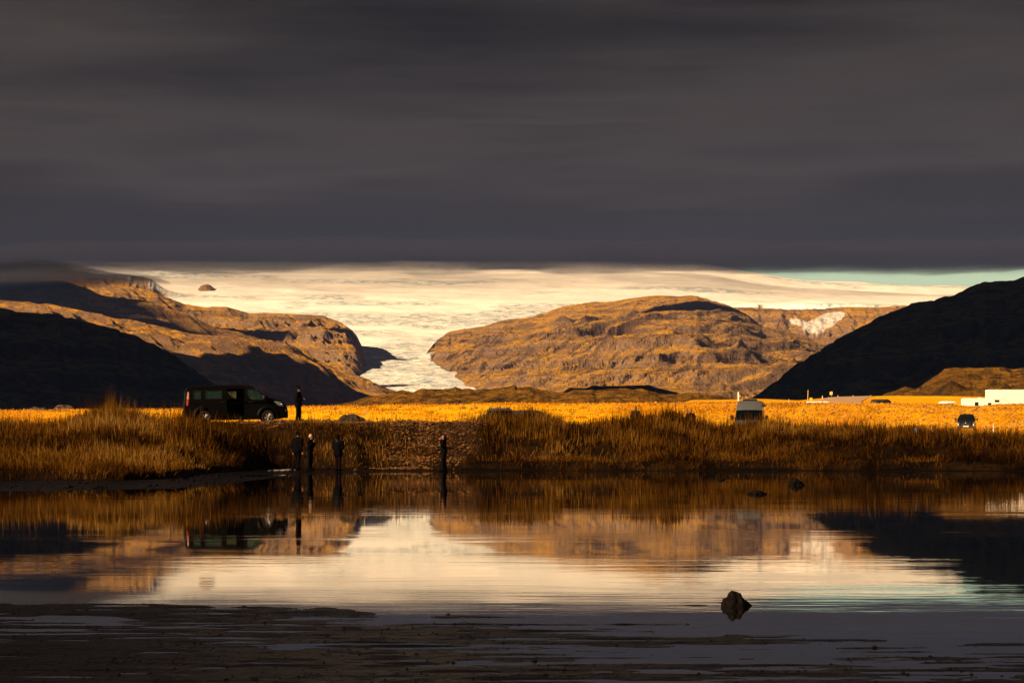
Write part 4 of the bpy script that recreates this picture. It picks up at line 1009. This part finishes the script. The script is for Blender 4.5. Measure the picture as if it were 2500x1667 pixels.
# grey van end-on behind the middle mound, and a blue-grey van beside it
a_ = R(-86); ox, oy = facing(1226, 214, a_, 4.9)
boxy('parked_van', (ox, oy, gh(ox, 216)), a_, 4.9, 1.92, 2.08, 0.8, 'grey van with roof rails, mostly hidden behind the central grassy mound', 'van', M['grey_blue'], ws_rake=0.6, hood_h=1.05, rails=True, roof_r=0.16)
a_ = R(8); ox, oy = facing(1371, 226, a_, 4.75)
boxy('parked_van', (ox, oy, gh(ox, 226)), a_, 4.75, 1.90, 2.02, 0.85, 'silver blue van pointing right with only its cab above the grass', 'van', M['grey_blue'], ws_rake=0.7, hood_h=1.05, roof_r=0.14)
# vehicles on the far side of the embankment
def far_vehicle(name, px, py_top, Y, H, rz, Ln, Wd, label, cat, paint, **kw):
    p = P(px, py_top, Y)
    return boxy(name, (p.x - math.cos(rz) * Ln / 2, p.y - math.sin(rz) * Ln / 2, p.z - H), rz, Ln, Wd, H, 0.8, label, cat, paint, **kw)
far_vehicle('parked_van', 2006, 980, 415, 2.45, R(4), 4.6, 1.95, 'white van roof showing just above the embankment below the yellow sign', 'van', M['white_paint'], hood_h=1.1)
far_vehicle('parked_van', 2157, 975, 500, 2.0, R(-25), 4.2, 1.9, 'black van roof above the embankment at the foot of the brown knoll', 'van', M['black_paint'], hood_h=1.05)
pv = far_vehicle('parked_car', 2313, 988, 408, 1.75, R(2), 4.3, 1.8, 'dark car behind the embankment carrying a white roof box', 'car', M['navy'], hood_h=0.95)[0]
p = P(2313, 979, 408)
bm = bmesh.new(); kk = 408 / F
prof = [(-21, 4.8, 0.10), (-19, 4.5, 0.16), (-14, 4.0, 0.26), (-4, 3.8, 0.28), (8, 3.8, 0.28), (17, 4.0, 0.26), (20.5, 5.0, 0.15)]
rings = []
for (dx, _, hh_) in prof:
    rings.append([bm.verts.new((dx * kk, math.cos(t) * hh_ * 1.2, math.sin(t) * hh_ * 0.78)) for t in [2 * math.pi * q / 12 for q in range(12)]])
for A, B in zip(rings, rings[1:]):
    for q in range(12): bm.faces.new((A[q], A[(q + 1) % 12], B[(q + 1) % 12], B[q]))
bm.faces.new(rings[0][::-1]); bm.faces.new(rings[-1])
rb = bm_obj('roof_box', bm, M['white_paint'], None, smooth=True); rb.location = (p.x, p.y, p.z - 0.22); tag(rb, 'long white roof box strapped on top of the dark car', 'roof box')
for dx in (2, 5, 9, 13):
    bm = bmesh.new(); n_ = 12
    for q in range(n_):
        t0, t1 = 2 * math.pi * q / n_, 2 * math.pi * (q + 1) / n_
        add_tube(bm, (dx * kk, math.cos(t0) * 0.345, math.sin(t0) * 0.225), (dx * kk, math.cos(t1) * 0.345, math.sin(t1) * 0.225), 0.018, None, 4)
    bm_obj('strap', bm, M['black_plastic'], rb)

def motorhome():
    Ym = 408; kk = Ym / F; p = P(2350, 972, Ym); H = 2.95
    v = empty('motorhome', (p.x, p.y, p.z - H), rz=R(2), label='white coachbuilt motorhome with overcab bunk parked before the big white trailer', cat='motorhome')
    Ln = 110 * kk
    out = [(0, 0.4), (0, 2.82), (0.12, H), (3.6, H - 0.02), (4.0, H - 0.10), (5.0, H + 0.06), (5.45, H + 0.02), (5.95, 2.60), (6.28, 2.28), (6.2, 2.12), (5.4, 2.08), (5.1, 2.02), (5.9, 1.35), (6.1, 1.0), (6.15, 0.4)]
    bm = bmesh.new(); Wd = 1.1
    side_faces(bm, out, (), lambda x, z: -Wd, False); side_faces(bm, out, (), lambda x, z: Wd, True)
    for i in range(len(out)):
        a, b_ = out[i], out[(i + 1) % len(out)]
        bm.faces.new([bm.verts.new(q) for q in ((a[0], -Wd, a[1]), (b_[0], -Wd, b_[1]), (b_[0], Wd, b_[1]), (a[0], Wd, a[1]))])
    bmesh.ops.remove_doubles(bm, verts=bm.verts, dist=0.001)
    bm_obj('body', bm, M['white_paint'], v)
    bm = bmesh.new()
    fr = [(5.2, H + 0.055), (5.45, H + 0.03), (5.96, 2.62), (6.30, 2.28), (6.22, 2.10)]
    for a, b_ in zip(fr, fr[1:]): bm.faces.new([bm.verts.new(q) for q in ((a[0] + 0.02, -Wd - 0.01, a[1]), (b_[0] + 0.02, -Wd - 0.01, b_[1]), (b_[0] + 0.02, Wd, b_[1]), (a[0] + 0.02, Wd, a[1]))])
    o = bm_obj('overcab_nose_shade', bm, simple('gelcoat_shade_mauve', (0.34, 0.26, 0.27), 0.5), v); md = o.modifiers.new('t', 'SOLIDIFY'); md.thickness = 0.03  # sheet over the white nose, its shaded side put into the colour
    for (x0, x1, z0, z1) in ((1.55, 2.0, 1.90, 2.36), (3.40, 3.82, 1.95, 2.26), (4.35, 4.95, 2.42, 2.68)):
        w = box('window', x0, x1, -Wd - 0.03, -Wd + 0.01, z0, z1, M['dark_glass'], v, 0.01)
        box('window_frame', x0 - 0.04, x1 + 0.04, -Wd - 0.015, -Wd + 0.01, z0 - 0.04, z1 + 0.04, M['black_plastic'], w, 0.0)
    box('cab_window', 5.12, 5.7, -Wd - 0.02, -Wd + 0.01, 1.3, 1.9, M['dark_glass'], v, 0.01)
    box('roof_hatch', 0.5, 1.1, -0.4, 0.4, H, H + 0.10, M['amber'], v, 0.02)
    box('roof_hatch', 2.2, 2.6, -0.3, 0.3, H, H + 0.08, M['white_paint'], v, 0.02)
    bm = bmesh.new()
    for q in range(5): add_tube(bm, (5.0 + q * 0.09, -Wd - 0.02, 2.55 - q * 0.07), (5.09 + q * 0.09, -Wd - 0.02, 2.48 - q * 0.07), 0.018, None, 5)
    bm_obj('stripe', bm, M['black_plastic'], v)
    for x in (1.4, 5.2):
        for sg in (-1, 1): wheel(v, x, sg * 0.95, 0.35, 0.2, 8, sg)
motorhome()
def trailer():
    Yt = 416; kk = Yt / F; p = P(2413, 951, Yt)
    v = empty('box_trailer', (p.x, p.y, 4.1), rz=R(1), label='large white box trailer at the right edge behind the motorhome', cat='trailer')
    Ht = p.z - 4.1; Ln = 11.5
    box('body', 0, Ln, 0, 2.5, 1.85, Ht, M['white_paint'], v, 0.03)
    box('side_skirt', 0.05, 4.75, 0.03, 2.45, 0.85, 1.82, M['white_paint'], v, 0.02)
    box('top_rail', -0.02, Ln + 0.02, -0.025, 0.0, Ht - 0.10, Ht + 0.01, M['white_paint'], v, 0.0)
    box('lower_rail', -0.02, Ln + 0.02, -0.03, 0.0, 1.80, 1.90, simple('rail_grey', (0.45, 0.40, 0.36), 0.5), v, 0.0)
    for q in range(9): box('panel_seam', 1.15 * q + 1.1, 1.15 * q + 1.115, -0.008, 0.002, 1.92, Ht - 0.12, M['white_paint'], v, 0.0)
    box('orange_panel', 4.80, 7.6, 0.06, 2.4, 1.0, 1.80, simple('orange_paint', (0.6, 0.22, 0.03), 0.5), v, 0.01)
    for x in (1.6, 2.9, 9.5):
        for sg in (0.3, 2.2): wheel(v, x, sg, 0.5, 0.28, 8, -1)
    box('chassis', 0.3, Ln - 0.3, 0.7, 1.8, 0.55, 0.84, M['black_plastic'], v, 0.0)
trailer()

# ------------------------------------------------------------------ posts, signs, fence, road
M['post_white'] = simple('post_white', (0.72, 0.66, 0.55), 0.6); M['wood'] = simple('post_wood', (0.42, 0.26, 0.10), 0.8, noise=0.3, nscale=12)
M['sign_yellow'] = simple('sign_yellow', (0.78, 0.50, 0.04), 0.5); M['steel'] = simple('steel_post', (0.20, 0.20, 0.22), 0.5, metal=0.6)
M['wire'] = simple('wire', (0.35, 0.30, 0.22), 0.5, metal=0.5)
def post(name, px, y0, y1, Y, r, mat, label, cat, extra=None, group=None, lean=0.0):
    a = P(px, y0, Y); b_ = P(px, y1, Y); zb = min(b_.z, gh(a.x, Y) ) - 0.1
    v = empty(name, (a.x, Y, zb), label=label, cat=cat, group=group)
    bm = bmesh.new(); add_tube(bm, (0, 0, 0), (lean, 0, a.z - zb), r, r * 0.9, 8); bm_obj('post', bm, mat, v)
    return v, a.z - zb
v, h = post('marker_post', 1803, 958, 985, 300, 0.085, M['post_white'], 'tall white post with short crossbars behind the camper van', 'post')
bm = bmesh.new(); add_tube(bm, (-0.12, 0, h - 0.30), (0.18, 0, h - 0.30), 0.05); add_tube(bm, (0, 0, h - 0.45), (0.2, 0, h - 0.45), 0.04); bm_obj('crossbar', bm, M['post_white'], v)
ellip('cap', (0, 0, h), (0.10, 0.10, 0.06), M['post_white'], v)
post('wooden_pole', 1972, 952, 976, 560, 0.085, M['wood'], 'slim wooden pole on the rise left of the small yellow box', 'pole', lean=0.08)
v, h = post('junction_box', 1980, 974, 978, 560, 0.04, M['wood'], 'low yellow box beside the slim wooden pole', 'box')
box('box', -0.24, 0.24, -0.15, 0.15, h - 0.25, h + 0.25, M['sign_yellow'], v, 0.01)
v, h = post('road_sign', 2030, 960, 975, 560, 0.045, M['steel'], 'yellow road sign on a dark post beside the road', 'road sign')
box('sign_plate', -0.30, 0.18, -0.07, -0.04, h - 0.28, h + 0.28, M['sign_yellow'], v, 0.0)
box('sign_border', -0.325, 0.205, -0.04, -0.03, h - 0.305, h + 0.305, M['post_white'], v, 0.0)
rp = ['short pale road post between the yellow box and the yellow sign', 'tiny pale road post just left of the yellow sign', 'short pale road post just right of the yellow sign', 'pale road post on the crest of the road, middle one', 'pale road post nearest the brown knoll']
for (px, y0, y1, Yq), lb in zip([(2008, 966, 974, 565), (2024, 970, 974, 570), (2046, 965, 972, 580), (2083, 965, 971, 600), (2126, 965, 970, 620)], rp):
    v, h = post('road_post', px, y0, y1, Yq, 0.07, M['post_white'], lb, 'post', group='reflector posts along the road')
    box('reflector', -0.05, 0.05, -0.085, -0.06, h - 0.22, h - 0.12, M['amber'], v, 0)
v, h = post('marker_post', 1926, 974, 984, 345, 0.02, M['post_white'], 'very thin pale stake on the embankment right of the camper van', 'post')
v, h = post('marker_post', 890, 995, 1032, 160, 0.018, M['post_white'], 'thin pale stake right of the brown boulder on the gravel rim', 'post')
box('cap', -0.02, 0.02, -0.02, 0.02, h - 0.02, h + 0.04, M['post_white'], v, 0.005)
# fence in the golden field at the right
fe = empty('wire_fence', (P(2400, 1050, 262).x, 262, 1.6), label='thin wire fence with pale posts in the golden field right of the suv', cat='fence')
fx = fe.location
fpx = [(2403, 262), (2413, 262), (2425, 258), (2441, 266), (2462, 276), (2468, 285), (2480, 290), (2488, 292), (2497, 294), (2512, 296), (2530, 298)]
tops = []
for i, (px, Yq) in enumerate(fpx):
    x = (px - CX) / F * Yq; z = gh(x, Yq); hh_ = [0.75, 0.85, 1.15, 0.8, 0.9, 0.95, 1.1, 0.9, 1.1, 1.0, 1.0][i]
    bm = bmesh.new(); add_tube(bm, (x - fx.x, Yq - fx.y, z - fx.z - 0.1), (x - fx.x, Yq - fx.y, z - fx.z + hh_), 0.035 if i == 2 else 0.022, None, 6)
    bm_obj('post', bm, M['post_white'] if i in (0, 2) else M['wood'], fe); tops.append((x - fx.x, Yq - fx.y, z - fx.z))
for lv in (0.3, 0.65):
    bm = bmesh.new()
    for a, b_ in zip(tops, tops[1:]): add_tube(bm, (a[0], a[1], a[2] + lv), (b_[0], b_[1], b_[2] + lv), 0.006, None, 4)
    bm_obj('wire', bm, M['wire'], fe)
# road sheets draped over the ground
def drape(name, pts, width, mat, label, lift=0.02):
    V = []; n = 60; px_s = np.array([p[0] for p in pts]); Ys = np.array([p[1] for p in pts]); tt = np.linspace(0, len(pts) - 1, n)
    pxs_ = np.interp(tt, range(len(pts)), px_s); Y_ = np.interp(tt, range(len(pts)), Ys); x_ = (pxs_ - CX) / F * Y_
    dx, dy = np.gradient(x_), np.gradient(Y_); l = np.hypot(dx, dy); nx, ny = -dy / l, dx / l
    K = 7; G = []
    for k_ in range(K):
        o_ = (k_ / (K - 1) - 0.5) * width; xx, yy = x_ + nx * o_, Y_ + ny * o_
        G.append(np.stack([xx, yy, hground(xx, yy) + lift], -1))
    G = np.stack(G, 1)
    return tag(np_mesh(name, G.reshape(-1, 3), grid_faces(n, K), mat), label, kind='structure')
M['road'] = simple('pale_asphalt', (0.34, 0.22, 0.14), 0.9, noise=0.25, nscale=1.5)
M['track'] = simple('gravel_track', (0.50, 0.28, 0.12), 0.95, noise=0.3, nscale=1.2)
drape('road', [(1990, 500), (2060, 560), (2110, 600), (2180, 640), (2300, 660)], 9, M['road'], 'pale road climbing to the right beyond the embankment', 0.06)
drape('path', [(2330, 236), (2420, 250), (2500, 262), (2620, 270)], 4.5, M['track'], 'pale gravel track at the right edge', 0.03)

# ------------------------------------------------------------------ people
M['skin'] = simple('skin', (0.42, 0.19, 0.12), 0.6)
M['black_cloth'] = simple('black_cloth', (0.006, 0.006, 0.008), 0.95, spec=0.0)
M['dark_cloth'] = simple('dark_brown_cloth', (0.045, 0.028, 0.016), 0.95, spec=0.0)
M['navy_cloth'] = simple('navy_cloth', (0.007, 0.009, 0.016), 0.95, spec=0.0)
M['plum_cloth'] = simple('plum_cloth', (0.016, 0.007, 0.012), 0.95, spec=0.0)
M['cream_wool'] = simple('cream_wool', (0.70, 0.48, 0.34), 0.95, spec=0.0)
M['blue_wool'] = simple('blue_wool', (0.14, 0.28, 0.50), 0.95, spec=0.0)
M['pale_cloth'] = simple('pale_cloth', (0.55, 0.42, 0.36), 0.95, spec=0.0)
M['hair_dark'] = simple('dark_hair', (0.010, 0.007, 0.005), 0.7)
M['phone'] = simple('phone_black', (0.01, 0.01, 0.012), 0.3)

def capsule(bm, a, b, r0, r1, flat=1.0, seg=14):
    """tapered limb with round ends; flat squashes it along y"""
    a, b = Vector(a), Vector(b); d = b - a; L_ = d.length
    q = d.to_track_quat('Z', 'Y') if L_ > 1e-5 else Matrix.Identity(3).to_quaternion()
    rings = []
    prof = [(-math.cos(t) * r0, math.sin(t) * r0) for t in np.linspace(0.12, math.pi / 2, 5)] + [(L_ + math.sin(t) * r1, math.cos(t) * r1) for t in np.linspace(0, math.pi / 2 - 0.12, 5)]
    for h, r in prof:
        ring = []
        for i in range(seg):
            t = 2 * math.pi * i / seg; p = a + q @ Vector((math.cos(t) * r, math.sin(t) * r, h))
            if flat != 1.0: c = a + q @ Vector((0, 0, h)); p.y = c.y + (p.y - c.y) * flat
            ring.append(bm.verts.new(p))
        rings.append(ring)
    for A, B in zip(rings, rings[1:]):
        for i in range(seg): bm.faces.new((A[i], A[(i + 1) % seg], B[(i + 1) % seg], B[i]))
    bm.faces.new(rings[0][::-1]); bm.faces.new(rings[-1])

def fused(name, parts, mat, parent, voxel=0.016, extra=None):
    """one continuous skin grown round a set of capsules (then fingers are added to it)"""
    bm = bmesh.new()
    for p_ in parts: capsule(bm, *p_)
    bmesh.ops.recalc_face_normals(bm, faces=bm.faces)
    me = bpy.data.meshes.new('tmp'); bm.to_mesh(me); bm.free()
    ob = bpy.data.objects.new('tmp', me); COL.objects.link(ob)
    rm = ob.modifiers.new('r', 'REMESH'); rm.mode = 'VOXEL'; rm.voxel_size = voxel; rm.use_smooth_shade = True
    sm = ob.modifiers.new('s', 'SMOOTH'); sm.iterations = 3; sm.factor = 0.5
    dg = bpy.context.evaluated_depsgraph_get(); me2 = bpy.data.meshes.new_from_object(ob.evaluated_get(dg)); bpy.data.objects.remove(ob)
    if extra:
        bm = bmesh.new(); bm.from_mesh(me2)
        for p_ in extra: capsule(bm, *p_, 1.0, 7)
        bm.to_mesh(me2); bm.free()
    me2.name = name; me2.materials.clear(); me2.materials.append(mat)
    me2.polygons.foreach_set('use_smooth', [True] * len(me2.polygons))
    o = bpy.data.objects.new(name, me2); COL.objects.link(o); o.parent = parent
    return o

def person(px, Y, zb, H, heading, label, arms, jacket, trousers, hat=None, hair=True, coat_len=0.0, step=0.10, head_turn=0.0, bulk=1.0, hood=False, held=None, bobble=False, long_hair=False, bend=0.0, peak=False):
    """figure faces +x in its own frame; arms: (elbow, hand) for the left (+y) and the right (-y)"""
    x = (px - CX) / F * Y
    pr = empty('person', (x, Y, zb), rz=heading, label=label, cat='person')
    k = H / 1.75; b = bulk
    def v(*c): return Vector(c) * k
    hipz, knz, shz = 0.92, 0.49, 1.43
    lx = step
    feet = [(v(lx, 0.11, 0.06), v(0.03 + lx * 0.6, 0.10, knz), v(0, 0.09, hipz)), (v(-lx, -0.11, 0.06), v(0.02 - lx * 0.4, -0.10, knz), v(0, -0.09, hipz))]
    bx = bend
    chest = v(0.02 + bx * 0.6, 0, 1.28); neck = v(0.01 + bx, 0, 1.47); head = v(0.03 + bx * 1.15, 0, 1.63)
    B, T_, J, FG = [], [], [], []
    for ankle, knee, hip in feet:
        B += [(hip, knee, 0.082 * k, 0.056 * k), (knee, ankle, 0.056 * k, 0.038 * k), (ankle, ankle + v(0.15, 0, -0.025), 0.04 * k, 0.032 * k)]
        T_ += [(hip, knee, 0.108 * k * b, 0.080 * k), (knee, ankle + v(0, 0, 0.03), 0.080 * k, 0.066 * k)]
    T_ += [(v(0, 0.06, hipz + 0.03), v(0, -0.06, hipz + 0.03), 0.125 * k * b, 0.125 * k * b)]
    B += [(v(0, 0, hipz + 0.02), chest, 0.12 * k, 0.13 * k), (v(0, 0.07, hipz), v(0, -0.07, hipz), 0.10 * k, 0.10 * k), (chest + v(0, 0.08, 0), chest + v(0, -0.08, 0), 0.115 * k, 0.115 * k), (neck, head, 0.052 * k, 0.055 * k)]
    hd = Matrix.Rotation(head_turn, 3, 'Z')
    def hv(*c): return head + hd @ (Vector(c) * k)
    B += [(hv(-0.012, 0, 0.03), hv(-0.012, 0, 0.045), 0.088 * k, 0.090 * k), (hv(0.035, 0, -0.05), hv(0.02, 0, 0.02), 0.055 * k, 0.07 * k), (hv(0.085, 0, 0.0), hv(0.098, 0, -0.022), 0.013 * k, 0.017 * k),
          (hv(0, 0.086, -0.005), hv(0, 0.088, 0.02), 0.014 * k, 0.018 * k), (hv(0, -0.086, -0.005), hv(0, -0.088, 0.02), 0.014 * k, 0.018 * k), (hv(0.062, 0, -0.085), hv(0.05, 0, -0.08), 0.028 * k, 0.03 * k)]
    sh = [chest + v(0, 0.175 * b, 0.12), chest + v(0, -0.175 * b, 0.12)]
    for s_, (el, ha) in zip(sh, arms):
        el, ha = v(*el) + v(bx * 0.6, 0, 0), v(*ha) + v(bx * 0.6, 0, 0)
        B += [(s_, el, 0.050 * k, 0.040 * k), (el, ha, 0.040 * k, 0.026 * k)]
        J += [(s_, el, 0.078 * k * b, 0.064 * k * b), (el, el + (ha - el) * 0.90, 0.064 * k * b, 0.052 * k)]
        d = (ha - el).normalized(); sd = d.cross(Vector((0, 0, 1))); sd = sd.normalized() if sd.length > 0.1 else Vector((0, 1, 0)); up_ = sd.cross(d)
        palm = ha + d * 0.05 * k
        B += [(ha, palm + d * 0.02 * k, 0.030 * k, 0.034 * k)]
        for q, ln in enumerate((0.062, 0.072, 0.068, 0.052)):
            f0 = palm + d * 0.02 * k + sd * (q - 1.5) * 0.019 * k
            f1 = f0 + (d * 0.8 - up_ * 0.45).normalized() * ln * 0.55 * k; f2 = f1 + (d * 0.45 - up_ * 0.9).normalized() * ln * 0.5 * k
            FG += [(f0, f1, 0.0092 * k, 0.0085 * k), (f1, f2, 0.0085 * k, 0.0072 * k)]
        t0 = ha + sd * 0.028 * k + d * 0.01 * k; t1 = t0 + (sd * 0.6 + d * 0.8) * 0.035 * k
        FG += [(t0, t1, 0.011 * k, 0.010 * k), (t1, t1 + (d * 0.9 - up_ * 0.3) * 0.03 * k, 0.010 * k, 0.008 * k)]
    body = fused('body', B, M['skin'], pr, 0.014 * k, FG)
    fused('trousers', T_, M[trousers], pr, 0.017)
    hem = hipz - 0.05 - coat_len
    J += [(v(0, 0.05, hem + 0.12), chest, 0.155 * k * b, 0.145 * k * b), (v(0, -0.05, hem + 0.12), chest, 0.155 * k * b, 0.145 * k * b), (chest + v(0, 0.12 * b, 0.06), chest + v(0, -0.12 * b, 0.06), 0.112 * k * b, 0.112 * k * b),
          (chest + v(0, 0.07, 0.13), neck + v(-0.01, 0, 0.03), 0.085 * k, 0.070 * k), (chest + v(0, -0.07, 0.13), neck + v(-0.01, 0, 0.03), 0.085 * k, 0.070 * k)]
    if hood: J += [(hv(-0.045, 0, -0.12), hv(-0.03, 0, 0.05), 0.115 * k, 0.113 * k)]
    fused('jacket', J, M[jacket], pr, 0.017)
    for ankle, knee, hip in feet:
        fused('shoe', [(ankle + v(-0.05, 0, -0.015), ankle + v(0.17, 0, -0.025), 0.050 * k, 0.040 * k), (ankle, ankle + v(0, 0, 0.05), 0.055 * k, 0.055 * k)], M['black_cloth'], pr, 0.016)
    if hair or long_hair:
        Hh = [(hv(-0.030, 0, 0.035), hv(-0.018, 0, 0.060), 0.094 * k, 0.088 * k)]
        if long_hair: Hh += [(hv(-0.05, 0, 0.02), hv(-0.09, 0, -0.22), 0.088 * k, 0.085 * k), (hv(-0.06, 0.05, -0.05), hv(-0.09, 0.06, -0.30), 0.06 * k, 0.05 * k), (hv(-0.06, -0.05, -0.05), hv(-0.09, -0.06, -0.30), 0.06 * k, 0.05 * k)]
        fused('hair', Hh, M['hair_dark'], pr, 0.014)
    if hat:
        Hh = [(hv(-0.022, 0, 0.055), hv(-0.025, 0, 0.085), 0.101 * k, 0.090 * k), (hv(-0.020, 0.0, 0.045), hv(-0.015, 0, 0.045), 0.103 * k, 0.103 * k)]
        if peak: Hh += [(hv(0.06, 0.04, 0.045), hv(0.15, 0.02, 0.035), 0.016 * k, 0.012 * k), (hv(0.06, -0.04, 0.045), hv(0.15, -0.02, 0.035), 0.016 * k, 0.012 * k), (hv(0.06, 0.0, 0.045), hv(0.155, 0.0, 0.035), 0.018 * k, 0.014 * k)]
        h_ = fused('hat', Hh, M[hat], pr, 0.012)
        if bobble: fused('bobble', [(hv(-0.06, 0, 0.15), hv(-0.14, 0, 0.20), 0.030 * k, 0.022 * k)], M[hat], h_, 0.012)
    for s_ in (1, -1): ellip('eye', hv(0.078, 0.032 * s_, 0.018), (0.008 * k, 0.012 * k, 0.009 * k), M['hair_dark'], body, seg=8)
    ellip('mouth', hv(0.090, 0, -0.052), (0.006 * k, 0.022 * k, 0.006 * k), simple('lips', (0.35, 0.09, 0.07), 0.6), body, seg=8)
    if held:
        el, ha = arms[held[0]]; el, ha = Vector(el), Vector(ha); d = (ha - el).normalized(); p = (ha + d * 0.08) * k + v(bx * 0.6, 0, 0)
        q = pr.matrix_basis @ p
        ph = box('phone', -0.006, 0.012, -0.04, 0.04, -0.075, 0.075, M['phone'], None, 0.004); ph.location = Vector((x, Y, zb)) + Matrix.Rotation(heading, 3, 'Z') @ p; ph.rotation_euler = (0, 0, heading)
        tag(ph, held[1], 'phone')
        box('lens', 0.013, 0.016, 0.01, 0.03, 0.04, 0.06, M['head_lens'], ph, 0)
    return pr
def sh_z(px, Y): x = (px - CX) / F * Y; return gh(x, Y)
down = ((-0.05, 0.27, 1.08), (0.02, 0.28, 0.84)); downR = ((-0.05, -0.27, 1.08), (0.02, -0.28, 0.84))
fwd = ((-0.04, 0.25, 1.10), (0.24, 0.16, 1.12)); fwdR = ((-0.04, -0.25, 1.10), (0.24, -0.16, 1.12))
upL = ((0.08, 0.25, 1.18), (0.20, 0.10, 1.46)); upR = ((0.08, -0.25, 1.18), (0.20, -0.10, 1.46))
person(728, 150.2, sh_z(728, 150.2), 1.80, R(-12), 'person in a black coat and bobble hat standing beside the black van', (fwd, ((-0.02, -0.25, 1.10), (0.30, -0.12, 1.14))), 'black_cloth', 'black_cloth', hat='navy_cloth', coat_len=0.14, step=0.05, bobble=True, bulk=1.08)
person(726, 139.0, sh_z(726, 139.0), 1.78, R(55), 'person in a black peaked cap and long loose jacket, leftmost at the water', (down, downR), 'black_cloth', 'black_cloth', hat='black_cloth', peak=True, coat_len=0.10, step=0.09, head_turn=R(-55), bulk=1.30)
person(756, 138.6, sh_z(756, 138.6), 1.68, R(-20), 'person in a cream beanie and black jacket holding hands to the face', (upL, ((0.05, -0.27, 1.14), (0.22, -0.08, 1.40))), 'black_cloth', 'navy_cloth', hat='cream_wool', coat_len=0.0, step=0.03, bend=0.04, bulk=1.14, held=(1, 'dark phone held up by the person in the cream beanie'))
person(825, 138.6, sh_z(825, 138.6), 1.72, R(60), 'person with long dark hair in a black hooded coat by the water', (((0.0, 0.27, 1.10), (0.20, 0.12, 1.08)), ((0.05, -0.27, 1.10), (0.26, -0.15, 1.16))), 'black_cloth', 'plum_cloth', long_hair=True, coat_len=0.16, step=0.04, hood=True, bulk=1.25)
person(1084, 139.6, sh_z(1084, 139.6), 1.74, R(172), 'person in black facing left with one hand raised to the head', (((0.06, 0.24, 1.20), (0.16, 0.14, 1.50)), ((0.0, -0.27, 1.36), (-0.06, -0.17, 1.58))), 'black_cloth', 'navy_cloth', hair=True, coat_len=0.05, step=0.05, head_turn=R(20), bulk=1.02)
person(1552, 180, 1.78, 1.74, R(-125), 'person in a brown jacket seen above the grass on the central dune', (((-0.02, 0.30, 1.12), (0.16, 0.20, 1.00)), ((-0.02, -0.30, 1.12), (0.16, -0.20, 1.00))), 'dark_cloth', 'dark_cloth', hair=True, bulk=1.3)
person(1686, 184, 1.68, 1.72, R(-95), 'bald person in a dark jacket facing the lake, waist deep in grass', (((0.02, 0.31, 1.12), (0.18, 0.12, 1.02)), ((0.02, -0.31, 1.12), (0.18, -0.12, 1.02))), 'black_cloth', 'dark_cloth', hair=False, bulk=1.12)
person(2234, 153, sh_z(2234, 153) - 0.80, 1.68, R(-60), 'person in a blue cap and pale scarf almost hidden in the grass', (fwd, fwdR), 'pale_cloth', 'dark_cloth', hat='blue_wool', hair=False, bulk=0.9, bend=0.05)
